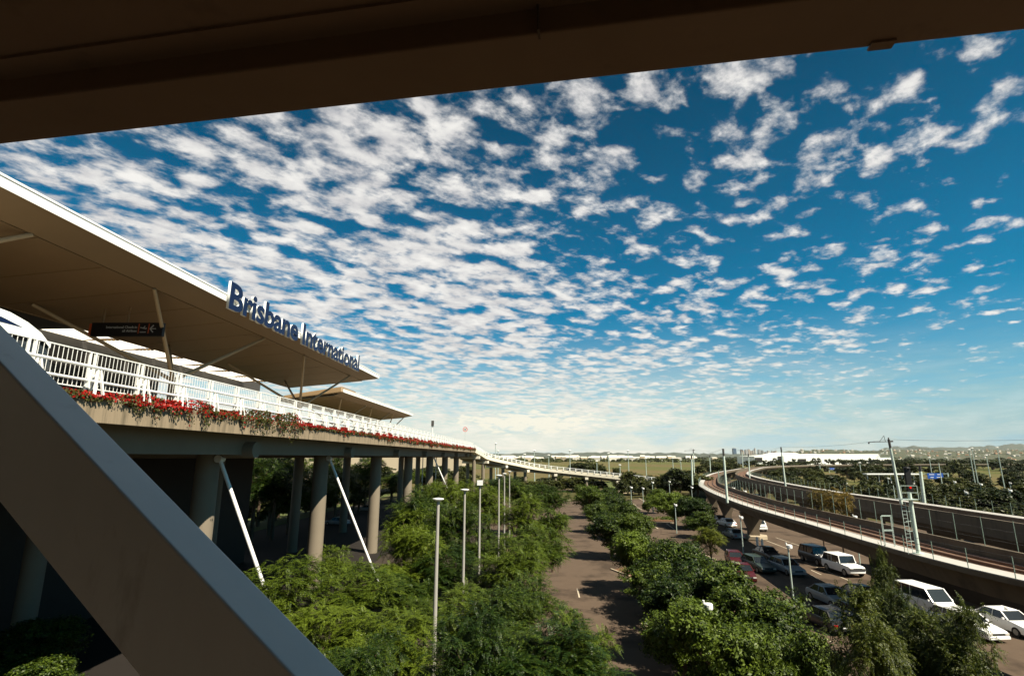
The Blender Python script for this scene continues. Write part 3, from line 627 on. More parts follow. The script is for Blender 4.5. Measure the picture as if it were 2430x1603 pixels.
# ------------------------------------------------------------------ trees
def leaf_quads(c, d, n, L, W):      # centres, long axis, normal -> diamond-ish quads
    s = np.cross(n, d); s /= np.linalg.norm(s, axis=1)[:, None] + 1e-9
    L = np.asarray(L).reshape(-1, 1); W = np.asarray(W).reshape(-1, 1)
    v = np.stack([c - d * L / 2, c + s * W / 2, c + d * L / 2, c - s * W / 2], 1); return v.reshape(-1, 3)
def quads_mesh(name, verts, m):
    n = len(verts) // 4; me = bpy.data.meshes.new(name)
    me.vertices.add(n * 4); me.vertices.foreach_set('co', verts.astype(np.float32).ravel())
    me.loops.add(n * 4); me.loops.foreach_set('vertex_index', np.arange(n * 4, dtype=np.int32))
    me.polygons.add(n); me.polygons.foreach_set('loop_start', np.arange(0, n * 4, 4, dtype=np.int32)); me.polygons.foreach_set('loop_total', np.full(n, 4, np.int32))
    me.update(calc_edges=True); me.materials.append(m); return me
def unit(a): return a / (np.linalg.norm(a, axis=1)[:, None] + 1e-9)
def lobes(rg, n, Rr, Hh, flat=.6):   # crown built of lobes filling an ellipsoid radius Rr, half height Hh, centred at 0
    p = unit(rg.normal(size=(n, 3))); r = rg.uniform(.35, .78, (n, 1)); p = p * r; p[:, 2] = p[:, 2] * .9
    p *= np.array([Rr, Rr, Hh]); rad = rg.uniform(.28, .46, n) * Rr; return p, rad
def crown_broad(seed, Rr, Hh, nl, clumps, per, L, W, droop=.2):
    rg = np.random.default_rng(seed); lp, lr = lobes(rg, nl, Rr, Hh)
    k = rg.integers(0, nl, clumps); dr = unit(rg.normal(size=(clumps, 3)) + np.array([0, 0, .25]))
    cc = lp[k] + dr * (lr[k] * rg.uniform(.55, 1.02, clumps))[:, None] * np.array([1, 1, .8])
    rep = np.repeat(np.arange(clumps), per); n = len(rep)
    c = cc[rep] + rg.normal(size=(n, 3)) * .17 * (Rr / 3) ** .5 * np.array([1, 1, .7])
    nr = unit(dr[rep] * .8 + rg.normal(size=(n, 3)) * .55 + np.array([0, 0, .45]))
    d = unit(np.cross(nr, rg.normal(size=(n, 3)))); d[:, 2] -= droop; d = unit(d)
    return leaf_quads(c, d, nr, L * rg.uniform(.7, 1.3, n), W * rg.uniform(.7, 1.2, n)), lp
def crown_frond(seed, Rr, Hh, nl, clumps, fl=.85, nf=6, nn=11, L=.17, W=.055):
    rg = np.random.default_rng(seed); lp, lr = lobes(rg, nl, Rr, Hh)
    k = rg.integers(0, nl, clumps); dr = unit(rg.normal(size=(clumps, 3)) + np.array([0, 0, .3]))
    cc = lp[k] + dr * (lr[k] * rg.uniform(.5, 1.0, clumps))[:, None] * np.array([1, 1, .75])
    rep = np.repeat(np.arange(clumps), nf); n = len(rep)
    ax = rg.normal(size=(n, 3)); ax[:, 2] *= .35; ax = unit(unit(ax) + dr[rep] * .7 * np.array([1, 1, .5])); base = cc[rep]
    t = np.linspace(.12, 1, nn)[None, :, None]; f = fl * rg.uniform(.7, 1.25, (n, 1, 1))
    up = np.array([0, 0, 1.0])
    pts = base[:, None] + ax[:, None] * t * f + up * (.18 * t - .42 * t * t) * f
    tan = ax[:, None] + up * (.18 - .84 * t); tan /= np.linalg.norm(tan, axis=2, keepdims=True)
    side = np.cross(ax, up); side /= np.linalg.norm(side, axis=1)[:, None] + 1e-9
    out = []
    for s in (-1, 1):
        d = side[:, None] * s + tan * .45 + up * -.18; d = d / np.linalg.norm(d, axis=2, keepdims=True)
        w = np.sin(np.clip(t, 0, 1) * 2.6 + .35).clip(.35, 1)
        Ls = (L * w * np.ones((n, nn, 1))).reshape(-1)
        c = pts + d * (L * w) / 2; nm = np.cross(tan, d) * s
        nm = nm + rg.normal(size=nm.shape) * .25
        out.append(leaf_quads(c.reshape(-1, 3), d.reshape(-1, 3), unit(nm.reshape(-1, 3)), Ls, W))
    return np.concatenate(out), lp
BARK = mat('bark', (.11, .075, .05), .9, .25, 4, .3, 20)
LF_FROND = leafmat('leaf feathery', (.012, .030, .003), (.096, .132, .009), .26)
LF_BROAD = leafmat('leaf broad', (.010, .024, .003), (.095, .135, .012), .22)
LF_OLIVE = leafmat('leaf olive', (.012, .024, .003), (.100, .115, .010), .25)
LF_GOLD = leafmat('leaf golden', (.030, .036, .006), (.19, .12, .016), .3)
LF_MID = leafmat('leaf scrub', (.010, .018, .004), (.060, .066, .012), .16)
LF_FAR = leafmat('leaf far', (.014, .022, .005), (.050, .058, .012), .15)
def limbs(lp, zc, r0, seed, k=7, h0=0.0):
    mb = MB(); rg = random.Random(seed); fork = Vector((0, 0, zc - abs(lp[:, 2]).max() * .75)); fork.z = max(fork.z, h0 + .8)
    mb.tube((0, 0, -.1), fork, r0, r0 * .75, n=8)
    for q in lp[:k]:
        e = Vector((q[0], q[1], q[2] + zc)); m_ = fork.lerp(e, .5) + Vector((rg.uniform(-.2, .2), rg.uniform(-.2, .2), .25))
        mb.tube(fork, m_, r0 * .55, r0 * .35, n=6, caps=False); mb.tube(m_, e, r0 * .35, r0 * .12, n=5, caps=False)
    return mb
def make_tree(name, kind, seed, Rr, Hh, zc, nl, leafm, **kw):
    verts, lp = (crown_frond if kind == 'f' else crown_broad)(seed, Rr, Hh, nl, **kw)
    verts = verts + np.array([0, 0, zc]); verts[:, 2] = np.maximum(verts[:, 2], .15)
    t = thing(name, 'tree', 'tree'); cr = bpy.data.objects.new('crown', quads_mesh('crown', verts, leafm)); link(cr, t)
    limbs(lp, zc, .17 * Rr / 3 + .03, seed).build('trunk', BARK, t, True); t['used'] = 0
    return t
FR = [make_tree('feathery_tree', 'f', 10 + i, 3.0, 2.7, 6.4, 15, LF_FROND, clumps=330) for i in range(3)]
BR = [make_tree('car_park_tree', 'b', 30 + i, 3.5, 3.3, 4.3, 18, LF_BROAD, clumps=760, per=34, L=.24, W=.12) for i in range(3)]
OL = [make_tree('grevillea_tree', 'f', 50 + i, 3.0, 3.0, 5.0, 11, LF_OLIVE, clumps=330, fl=.85, nf=6, nn=11, L=.2, W=.055) for i in range(1)]
GO = [make_tree('flowering_tree', 'f', 60, 2.4, 2.4, 4.2, 9, LF_GOLD, clumps=120, fl=.8, nf=5, nn=10, L=.2, W=.06)]
MID = [make_tree('shrubby_tree', 'b', 70 + i, 3.4, 3.4, 3.7, 12, LF_MID, clumps=220, per=26, L=.42, W=.24) for i in range(3)]
FAR = [make_tree('distant_tree', 'b', 80 + i, 4.0, 3.2, 4.4, 8, LF_FAR, clumps=70, per=12, L=1.0, W=.6) for i in range(3)]
def place(pool, x, y, s, label, group=None, sz=None, z=0.0, rz=None):
    o = pool[random.randrange(len(pool))]; rz = random.uniform(0, 6.28) if rz is None else rz
    scl = (s, s, s if sz is None else sz)
    if not o['used']:
        o['used'] = 1; o.location = (x, y, z); o.rotation_euler = (0, 0, rz); o.scale = scl; o['label'] = label
        if group: o['group'] = group
        return o
    c = copy_thing(o, (x, y, z), rz, label, group, scl)
    if 'group' in c and not group: del c['group']
    return c
def tree_px(pool, u, v, D, r, label, r0=3.0, zc0=6.4, group=None, keepr=True):
    """crown centre seen at pixel (u, v) at distance D, crown radius r metres"""
    c = P(u, v, D * .98); sz = max(.45, c.z / zc0); place(pool, c.x, c.y, r / r0, label, group, sz=sz if sz < 1.6 else 1.6)
FG = 'feathery green trees between the road viaduct and the car park'
fl_ = [(1325,1565,20,2.5,'nearest feathery tree at the bottom, beside the bare car park road'),(1185,1560,20.5,2.0,'low feathery tree at the bottom edge right of the nearest pole'),
 (930,1530,24,2.4,'low feathery tree at the bottom edge left of the nearest pole'),(780,1510,25,2.4,'feathery tree beside the diagonal brace near the bottom'),
 (690,1395,31,2.5,'feathery tree rising beside the first raking prop'),(850,1400,33,2.9,'feathery tree in front of the second lit column'),(960,1400,36,2.4,'bright feathery tree left of the nearest pole at mid height'),
 (1110,1455,29,2.3,'feathery tree standing between the first and second poles'),(1262,1425,30,2.0,'feathery tree overhanging the car park road below the lamp-free bend'),(1280,1300,42,2.5,'feathery tree leaning over the upper part of the car park road'),
 (1245,1225,55,3.1,'feathery tree with rounded top beyond the slim poles'),(1150,1300,48,2.4,'feathery tree behind the third and fourth poles'),(1090,1235,50,3.0,'feathery tree behind the second pole near the viaduct'),(1070,1345,40,2.6,'feathery tree just right of the nearest pole shaft'),
 (985,1235,46,2.6,'feathery tree reaching the deck beside the fourth column'),(990,1310,41,2.4,'darker feathery tree just left of the nearest pole top'),(1160,1195,70,3.3,'distant feathery tree behind the slim poles'),(1235,1165,88,3.6,'distant feathery tree below the foot of the ramp'),
 (1300,1180,80,3.2,'distant feathery tree at the upper bend of the road'),(1060,1175,70,2.8,'distant feathery tree under the far columns'),(1110,1170,92,3.4,'far feathery tree close to the sunlit column feet'),(1190,1150,115,4,'far feathery tree left of the ramp'),(1215,1330,37,2.3,'feathery tree in the middle of the mass right of the poles'),
 (1200,1460,27,1.9,'small feathery tree below the fourth pole'),(1010,1450,33,1.8,'small feathery tree behind the nearest pole shaft'),(1310,1235,60,2.4,'feathery tree at the upper right edge of the mass beside the road'),(1372,1535,21,1.4,'feathery tree jutting farthest right over the road near the bottom'),(1120,1560,19.5,1.6,'low feathery tree at the bottom edge just right of the nearest pole'),(860,1590,20,1.6,'feathery treetop cut by the bottom edge beside the brace'),(1040,1270,55,2.6,'feathery tree filling the gap under the fifth column'),(1180,1390,39,2.0,'shaded feathery tree below the fourth and fifth poles'),(962,1258,44,2.4,'feathery tree rising just right of the fourth column'),(1012,1192,58,2.7,'feathery tree under the fifth crosshead'),(925,1385,38,2.2,'feathery tree hiding the foot of the third column'),(800,1345,37,1.6,'small feathery tree between the two raking props'),(630,1480,28,1.8,'small feathery tree half hidden by the brace')]
for u, v, D, r, lb in fl_: tree_px(FR, u, v, D, r, lb, group=FG)
BG = 'round-crowned trees planted along the car park rows'
bl_ = [(1395,1177,112,3.6,'small round tree at the far end of the row'),(1462,1203,95,3.3,'round tree beside the far lot, second from the far end'),(1440,1180,118,3.4,'round tree partly hidden at the far end of the row'),(1450,1252,68,3.1,'broad tree between the road and the lined bays'),
 (1500,1255,66,2.2,'narrower tree right of the broad one beside the bays'),(1535,1322,48,2.8,'dense tree above the big shadow on the road'),(1600,1345,44,2.8,'dense tree left of the sapling in the centre row'),(1500,1305,52,2.2,'low tree above the lit kerb corner'),(1650,1400,36,2.6,'large tree left of the white box lamp'),(1765,1440,31,2.6,'large tree with crown top left of the thin lamp post'),
 (1840,1530,27,2.5,'large tree at the bottom edge right of the nearest box lamp'),(1710,1545,25,2.4,'nearest tree of the row behind the box lamp post'),(1620,1500,29,2.1,'lower tree over the mulch bed'),(1880,1600,23,1.6,'partly cut tree in the bottom row'),(1700,1395,38,1.7,'small tree top behind the large one'),
 (1570,1378,42,2.5,'tree filling the row behind the dense pair'),(1482,1226,82,2.7,'tree between the far ones and the broad tree'),(1425,1218,90,2.4,'slightly smaller tree on the road side of the far row'),(1625,1445,33,2.3,'leafy tree bridging the row above the mulch bed'),(1600,1195,100,3.6,'dark tree left of the V-shaped viaduct pier'),(1645,1205,95,3.4,'dark tree under the curve of the near viaduct'),(1560,1180,120,2.4,'low dark tree left of the dark pair'),(1665,1235,84,2.4,'dark tree in the shade under the viaduct')]
for u, v, D, r, lb in bl_: tree_px(BR, u, v, D, r, lb, zc0=4.3, group=BG)
tree_px(BR, 1537, 1206, 118, 1.2, 'tiny round bush-like tree in the lined lot', zc0=4.6, group=BG)
# sapling on the island
q = G(1690, 1350); place(OL, q.x, q.y, .62, 'slender olive sapling on the kerbed island', None, sz=.62)
for u, v, D, r, lb in [(2098,1418,26.5,.5,'slender pointed leader of the nearest grevillea'),(2105,1455,25,.8,'upper part of the near grevillea below its pointed leader'),(2095,1520,23.5,1.0,'near grevillea with a pointed top in front of the parked cars'),(2170,1580,20,1.4,'near grevillea bush at the bottom right'),(2060,1560,19,1.3,'low grevillea bush at the bottom edge'),(2255,1585,20,1.1,'grevillea bush in front of the white station wagon'),(2160,1515,23,.9,'narrow grevillea clump behind the pointed one'),(2290,1590,18.5,1.2,'low spreading grevillea in the bottom right corner')]:
    tree_px(OL, u, v, D, r, lb, zc0=5.0, group='olive grevilleas in front of the parked cars')
q = P(1990, 1207, 62); place(GO, q.x, q.y, .8, 'golden flowering tree between the two rail viaducts', None, sz=q.z / 4.2)
q = P(1945, 1200, 66); place(GO, q.x, q.y, .7, 'smaller golden flowering tree left of the other one', None, sz=q.z / 4.2)
q = V(26.5, 31, -12); place(BR, q.x, q.y, .75, 'dim green tree in the shade under the terminal', None, sz=.5)
q = V(23.5, 27, -12); place(BR, q.x, q.y, .6, 'dim low tree at the bottom left corner', None, sz=.42)
# trees seen between the viaduct columns
cg = 'trees behind the road viaduct columns'
tb = [(650,1120,88),(700,1135,84),(610,1130,80),(745,1140,90),(800,1130,100),(855,1140,96),(870,1110,130),(930,1135,110),(800,1105,135),(960,1125,125),(1000,1120,140),(1040,1115,150),(880,1160,84),(930,1175,78),(840,1185,72),(700,1105,120),(1080,1120,150),(690,1170,75),(655,1150,80),(625,1090,100),(770,1165,85)]
for i, (u, v, D) in enumerate(tb):
    D2 = max(D, 40 * 1280 / (1267 - u)); gap = 'first and second' if u < 770 else 'second and third' if u < 900 else 'third and fourth' if u < 985 else 'fourth and fifth' if u < 1050 else 'farthest'
    tree_px(FR, u, v + (6 if D2 > D else 0), D2, 4.2, 'green tree seen behind the viaduct between the %s columns' % gap, group=cg)
# ---- second growth by area
def gtree(pool, x, y, s, sz, label, group): place(pool, x, y, s, label, group, sz=sz)
rg = random.Random(3)
# behind and below the ramp, far side of the far lot
for i in range(46):
    u = rg.uniform(1180, 1640); D = rg.uniform(168, 250); x = (u - CX) / F * D
    if D < 200 and 1290 < u < 1450 and rg.random() < .3: continue
    zc_ = 4.3 if u < 1480 else 5.0
    gtree(MID, x, D, rg.uniform(.9, 1.6), rg.uniform(.5, .8), 'dense green tree in the belt beyond the far lot, ' + ('close under the ramp' if u < 1300 else 'at the foot of the ramp' if u < 1470 else 'beside the railway curve'), 'trees in the belt beyond the far lot')
for u, D, s, sz in [(1600,172,1.9,1.32),(1575,176,1.6,1.15),(1625,180,1.7,1.25),(1550,184,1.3,.9),(1480,185,1.2,1.15),(1505,180,1.2,.9),(1640,176,1.5,1.05),(1370,300,2.4,1.5),(1400,310,2.2,1.5),(1420,290,1.6,1.2),(1350,320,1.5,1.1),(1455,330,1.2,.9),(1700,330,2.6,1.4),(1665,320,2.4,1.3),(1725,360,2.4,1.3)]:
    gtree(MID, (u - CX) / F * D, D, s, sz, 'tall dark tree in the belt beyond the far lot' + (', next to the railway curve' if u > 1520 else ', behind the foot of the ramp'), 'tall trees in the belt beyond the far lot')
for i in range(20):
    q = V(rg.uniform(45, 52), 58 + i * 5.4, -12); gtree(MID, q.x, q.y, rg.uniform(1.0, 1.5), rg.uniform(.6, .95), 'low bushy tree filling in behind the viaduct columns', 'bushy trees behind the viaduct columns')
for i in range(26):
    D = rg.uniform(190, 285); u = rg.uniform(760, 1120); gtree(MID, (u - CX) / F * D, D, rg.uniform(1.5, 2.3), rg.uniform(.95, 1.35), 'bushy tree standing in front of the cream building', 'trees in front of the cream building')
# right-hand car parks beyond the rail viaducts
def clear_of_rail(x, y):
    for p in in_p:
        if abs(p.y - y) < 9 and x < p.x + 10: return False
    return True
cnt = 0
for row in range(11):
    D = 62 + row * 17 + row * row * 1.1
    for k in range(12):
        u = rg.uniform(1780, 2560); x = (u - CX) / F * D + rg.uniform(-2, 2); y = D + rg.uniform(-3.5, 3.5)
        if not clear_of_rail(x, y) or (D > 250 and x < 120): continue
        gtree(MID, x, y, rg.uniform(.9, 1.5), rg.uniform(.75, 1.05), ('dark tree right of the railway, ' + ('near rows' if row < 4 else 'middle rows' if row < 7 else 'far rows') + (' left of the stout mast' if u < 2180 else ' below the tall lights' if u < 2310 else ' at the right edge')), 'trees in the right-hand car parks'); cnt += 1
for i in range(150):
    D = rg.uniform(300, 820); u = rg.uniform(1860, 2600) if i % 4 else rg.uniform(1640, 1900); x = (u - CX) / F * D; y = D
    if min(((p.x - x) ** 2 + (p.y - y) ** 2) for p in in_p) < 900: continue
    if D > 560 and 1000 < 0: continue
    gtree(FAR, x, y, rg.uniform(1.1, 2.2), rg.uniform(.9, 1.35), 'far dark tree in the woodland in front of the white terminal' if u < 2120 else 'far dark tree in the woodland on the right', 'trees of the far woodland on the left' if u < 2120 else 'trees of the far woodland on the right')
# woodland masses in the distance as leafy cover
def woodland(name, boxes, n, L, seed, m, label):
    rr = np.random.default_rng(seed); vs_ = []
    for (x0, x1, y0, y1, h) in boxes:
        k = max(20, int(n)); nb_ = max(6, k // 60)
        bx = rr.uniform(x0, x1, nb_); by = rr.uniform(y0, y1, nb_); br = rr.uniform(.5, 1.0, nb_) * h
        i = rr.integers(0, nb_, k); d = unit(rr.normal(size=(k, 3))); d[:, 2] = np.abs(d[:, 2])
        c = np.stack([bx[i], by[i], np.zeros(k)], 1) + d * br[i][:, None] * np.array([1.3, 1.3, 1]); nr = unit(d + rr.normal(size=(k, 3)) * .5)
        t = unit(np.cross(nr, rr.normal(size=(k, 3)))); vs_.append(leaf_quads(c, t, nr, L * rr.uniform(.6, 1.4, k), L * .7))
    o = bpy.data.objects.new(name, quads_mesh(name, np.concatenate(vs_), m)); link(o); tag(o, label, 'woodland', kind='stuff'); return o
woodland('woodland', [(-700, 900, 1300, 1700, 9)], 16000, 6, 5, LF_FAR, 'belt of scrub trees along the far edge of the airfield')
woodland('woodland', [(560, 1700, 700, 1250, 8)], 26000, 5, 6, LF_FAR, 'broad dark woodland on the right beyond the car parks')
woodland('woodland', [(-1500, 4200, 2100, 3400, 12)], 34000, 9, 8, LF_FAR, 'far suburban tree cover below the horizon')
woodland('hedge', [(x, x + 3, y, y + 1.2, .9) for x, y in []] or [(*sorted((gp(1515,1233)[0], gp(1600,1233)[0])), gp(1515,1233)[1] - .6, gp(1515,1233)[1] + .6, .8)], 1500, .22, 9, LF_BROAD, 'low hedge in the planting bed behind the white kerb')
# bougainvillea along the viaduct kerb
def bougain():
    rr = np.random.default_rng(21); n = 66000
    D = rr.uniform(6, 159, n) ; D = 6 + (D - 6) ** 1.0
    amp = .30 + .20 * np.sin(D * .55) + .22 * np.sin(D * .19 + 1.2) + .12 * np.sin(D * 1.7)
    amp = np.clip(amp, .08, 1); amp = np.where(D > 60, .45 + .12 * np.sin(D), amp); burst = np.exp(-((D - 33) / 5.5) ** 2) * .75 + np.exp(-((D - 24) / 3) ** 2) * .25
    amp = (amp + burst) * (.75 + .5 * np.sin(D * .83 + 2) * np.sin(D * .37))
    hang = rr.uniform(0, 1, n) ** 2.0; up_ = rr.uniform(0, 1, n)
    below = rr.random(n) < .42
    z = np.where(below, KT - hang * (.18 + 1.0 * amp * (np.sin(D * 5.1) * .5 + .5)), KT + up_ * (.10 + .42 * amp))
    L = LW - .04 - rr.uniform(0, 1, n) * (.10 + .22 * amp) + np.where(z > KT, .22, 0)
    c = np.stack([DV.x * D + LV.x * L, DV.y * D + LV.y * L, CAM.z + z], 1)
    red = np.where(below & (hang > .35), rr.random(n) < .16, rr.random(n) < np.clip(.42 + .38 * np.sin(D * .31 + .5) + .2 * np.sin(D * 1.3) + (D > 38) * .42, .2, .85))
    nr = unit(rr.normal(size=(n, 3)) + np.array([.9, -.3, .5])); t = unit(np.cross(nr, rr.normal(size=(n, 3))) + np.where(below, -.8, 0)[:, None] * np.array([0, 0, 1]))
    sz = np.where(D > 70, .20, .125) * rr.uniform(.7, 1.3, n)
    keep = (D > 42) | (np.sin(D * 2.3) + np.sin(D * 3.7 + 1) + rr.normal(size=n) * .9 > -1.1)
    v = leaf_quads(c, t, nr, sz, sz * .75).reshape(n, 4, 3)[keep]; red = red[keep]
    th = thing('bougainvillea', 'red bougainvillea spilling over the parapet of the road viaduct', 'flowers', tuple(V(LW, 0, KT))); off = np.array(th.location)
    a = bpy.data.objects.new('blossoms', quads_mesh('blossoms', v[red].reshape(-1, 3) - off, leafmat('bougainvillea red', (.12, .004, .003), (.34, .009, .005), .25))); link(a, th); tag(a, kind='stuff')
    b = bpy.data.objects.new('leaves', quads_mesh('leaves', v[~red].reshape(-1, 3) - off, leafmat('bougainvillea leaf', (.045, .05, .010), (.14, .11, .03), .25))); link(b, th); tag(b, kind='stuff')
bougain()
# ------------------------------------------------------------------ lamps and poles
ALU = mat('pole aluminium', (.30, .285, .26), .5, .08, 2)
PG = 'tall pale poles with flat disc tops rising from the trees'
for u, vt, D, r, lb in [(1040,1183,27,.125,'nearest and thickest of the tall pale poles with a flat disc top'),(1103,1161,35,.11,'second tall pale pole with a flat disc top'),(1139,1148,41,.11,'third tall pale pole, topped by a small square box'),
                        (1184,1127,45,.10,'fourth tall pale pole, slimmer than the first three'),(1197,1123,68,.12,'fifth tall pale pole, behind the fourth'),(1209,1118,78,.12,'sixth tall pale pole, farthest right of the group')]:
    t = P(u, vt, D); th = thing('tall_pole', lb, 'pole', (t.x, t.y, 0), group=PG)
    mb = MB(); mb.tube((t.x, t.y, 0), (t.x, t.y, t.z), r, r * .62, n=14); mb.build('shaft', ALU, th, True)
    mb = MB()
    if 'third' in lb: mb.box((t.x, t.y, t.z + .1), (.42, .42, .35))
    else: mb.lathe((t.x, t.y, t.z - .02), [(.10, -.10), (.28, 0), (.28, .04), (.1, .07)], 16)
    mb.build('cap', WHITE_W, th)
BL = 'white box lamps of the car park'
def box_lamp(u, vt, D, label, s=1.0, th_=BL):
    t = P(u, vt, D); th = thing('car_park_lamp', label, 'lamp post', (t.x, t.y, 0), group=th_)
    mb = MB(); mb.tube((t.x, t.y, 0), (t.x, t.y, t.z), .075 * s, .055 * s, n=10); mb.build('post', GALV, th, True)
    mb = MB(); mb.lathe((t.x + .12 * s, t.y, t.z - .02), [(.20 * s, 0), (.22 * s, .05), (.22 * s, .24 * s), (.18 * s, .29 * s)], 14); mb.tube((t.x - .12 * s, t.y, t.z + .25 * s), (t.x - .12 * s, t.y, t.z + .42 * s), .06 * s, n=8); mb.build('lamp_head', WHITE, th)
box_lamp(1676, 1444, 27.5, 'nearest white box lamp, in front of the big round trees')
box_lamp(1870, 1300, 43, 'white box lamp between the dark parked cars')
box_lamp(1757, 1230, 66, 'white box lamp beside the viaduct pier')
box_lamp(1602, 1200, 88, 'white box lamp at the edge of the lined bays')
box_lamp(2027, 1229, 60, 'white box lamp in the gap between the two rail viaducts')
for u, v, D in [(1548,1146,150),(1497,1158,128),(1588,1144,158),(1525,1160,135),(1389,1170,120),(1641,1158,130)]: box_lamp(u, v, D, 'small white lamp post in the far part of the lined car park', 1.25, 'small far car park lamps')
for u, v, D in [(1740,1160,150),(1767,1168,130),(1915,1147,190),(1929,1145,200),(1973,1134,210),(1983,1134,215),(1995,1144,180),(2007,1147,170),(2070,1164,125),(2107,1136,190),(2209,1162,120),(2265,1145,160),(2292,1171,105),(2327,1151,140),(2397,1148,150),(2396,1166,115),(2166,1148,165)]:
    box_lamp(u, v, D, 'small white lamp post among the trees right of the railway', 1.5, 'small lamps right of the railway')
def tall_light(u, vt, D, label, group, r=.12):
    t = P(u, vt, D); th = thing('street_light', label, 'street light', (t.x, t.y, 0), group=group)
    k = D / 110
    mb = MB(); mb.tube((t.x, t.y, 0), (t.x, t.y, t.z), r * k, r * .6 * k, n=8); mb.build('post', GALV, th, True)
    mb = MB(); mb.lathe((t.x, t.y, t.z - .1), [(.2 * k, 0), (.3 * k, .1 * k), (.18 * k, .2 * k)], 10); mb.build('lamp_head', WHITE, th)
for u, v, D in [(1268,1069,250),(1302,1080,300),(1352,1069,240),(1416,1094,230),(1444,1076,300),(1490,1069,240),(1471,1103,210),(1532,1087,260),(1596,1087,230),(1615,1091,250),(1176,1052,230),(1182,1070,260),(1245,1078,330)]:
    tall_light(u, v, D, 'slim street light standing out against the airfield', 'slim street lights in front of the airfield', .10)
for u, v, D in [(2306,1063,170),(2300,1067,190),(2366,1062,170),(2340,1080,260),(2205,1086,300),(2040,1098,300),(1945,1100,330)]:
    tall_light(u, v, D, 'slim tall street light over the woodland on the right', 'slim street lights on the right', .10)
# things standing on the deck
q = V(20.5, 110, 1.9); th = thing('signal_post', 'dark boxed post on the road viaduck deck'.replace('viaduck', 'viaduct'), 'post', tuple(q))
t = P(1047, 1003, q.y); mb = MB(); mb.tube(q, (q.x, q.y, t.z - .6), .10, n=8); mb.build('shaft', WHITE_W, th, True); mb = MB(); mb.box((q.x, q.y, t.z - .1), (.5, .4, 1.0)); mb.box((q.x, q.y, t.z - .75), (.6, .3, .12)); mb.build('box', STEELD, th)
q = V(18.6, 148, 1.9); t = P(1113, 1019, q.y); th = thing('road_sign', 'round red-ringed speed sign above the far end of the viaduct', 'road sign', tuple(q))
mb = MB(); mb.tube(q, (q.x, q.y, t.z), .045, n=8); mb.build('post', GALV, th)
mb = MB(); mb.tube((q.x, q.y - .06, t.z), (q.x, q.y - .10, t.z), .62, n=28); mb.build('plate', WHITE, th)
mb = MB(); 
for i in range(28):
    a, b = 2 * math.pi * i / 28, 2 * math.pi * (i + 1) / 28
    mb.add([(q.x + r * math.cos(x), q.y - .115, t.z + r * math.sin(x)) for r, x in ((.46, a), (.62, a), (.62, b), (.46, b))], [(0, 1, 2, 3)])
mb.build('red_ring', mat('sign red', (.5, .03, .02), .5, .05, 2), th)
obj_text('20', .55, .02, mat('sign black', (.03, .02, .02), .5), Vector((q.x, q.y - .13, t.z - .19)) - q, (R(90), 0, 0), th, 'number', .01, 'CENTER')
# ------------------------------------------------------------------ gantry signs to the right
SBLUE = mat('road sign blue', (.012, .07, .33), .5, .05, 2); 
def gantry(u0, u1, v0, v1, D, label, ux0, ux1, rows, name='overhead_road_sign'):
    a, b = P(u0, v1, D), P(u1, v0, D); c = (a + b) / 2; th = thing(name, label, 'road sign', (c.x, c.y, 0))
    mb = MB(); mb.box((c.x, c.y, c.z), (b.x - a.x, .15, b.z - a.z)); mb.build('panel', SBLUE, th)
    xa, xb = P(ux0, v0, D).x, P(ux1, v0, D).x; mb = MB()
    for x in (xa, xb): mb.box((x, c.y + .4, b.z / 2), (.3, .3, b.z))
    for z in (b.z - .2, a.z + .3): mb.box(((xa + xb) / 2, c.y + .4, z), (xb - xa, .14, .14))
    mb.build('gantry_frame', GALV, th)
    mb = MB(); hgt = (b.z - a.z); 
    for k in range(rows):
        z = a.z + hgt * (k + .5) / rows
        for j in range(2): w0 = (b.x - a.x) * .36; mb.box((c.x + (j - .5) * (b.x - a.x) * .46, c.y - .09, z), (w0 * (.9 if (j + k) % 2 else .6), .02, hgt * .10))
    mb.build('lettering', WHITE, th)
gantry(2201, 2238, 1122, 1135, 200, 'wide blue overhead road sign on a gantry right of the masts', 2166, 2252, 2)
gantry(1969, 1981, 1109, 1114, 420, 'small distant blue road sign above the trees', 1968, 1982, 1)
a, b = P(2052, 1124, 170), P(2178, 1129, 170); th = thing('covered_walkway', 'long thin white roof of a covered walkway among the trees', 'walkway roof', ((a.x + b.x) / 2, a.y, 0))
mb = MB(); mb.box(((a.x + b.x) / 2, a.y, a.z), (b.x - a.x, 2.2, .35)); mb.build('roof', WHITE, th)
for k in range(5): mb = MB(); x = a.x + (b.x - a.x) * (k + .2) / 4.6; mb.tube((x, a.y, 0), (x, a.y, a.z - .1), .12, n=8); mb.build('post', WHITE_W, th)
# ------------------------------------------------------------------ vehicles
GL = mat('car glass', (.015, .018, .020), .08, .1, 1, spec=.7); TY = mat('tyre', (.012, .012, .012), .8, .1, 3); HUB = mat('wheel hub', (.25, .25, .24), .35, .1, 3, metal=.5)
RED_L = mat('tail lamp', (.35, .01, .008), .25, .1, 3); HEAD_L = mat('head lamp', (.55, .53, .48), .15, .1, 3); BUMP = mat('bumper grey', (.05, .05, .05), .6, .1, 3)
def paint(name, c): return mat('paint ' + name, c, .28, .02, 2, spec=.55)
SPEC = {  # length, half width, belt, roof, [y of cowl, y windscreen top, y rear roof, y rear belt], bonnet nose height, tail height
 'sedan': (4.6, .88, .92, 1.42, (.95, .30, -.95, -1.65), .72, .90), 'wagon': (4.7, .88, .92, 1.46, (.98, .32, -1.75, -2.18), .72, .92), 'hatch': (4.0, .84, .92, 1.42, (.95, .35, -1.25, -1.8), .74, .9),
 'offroad': (4.7, .92, 1.16, 1.92, (.85, .62, -1.85, -2.22), 1.06, 1.16), 'van': (4.7, .88, 1.12, 1.95, (1.75, 1.05, -2.1, -2.3), .9, 1.12)}
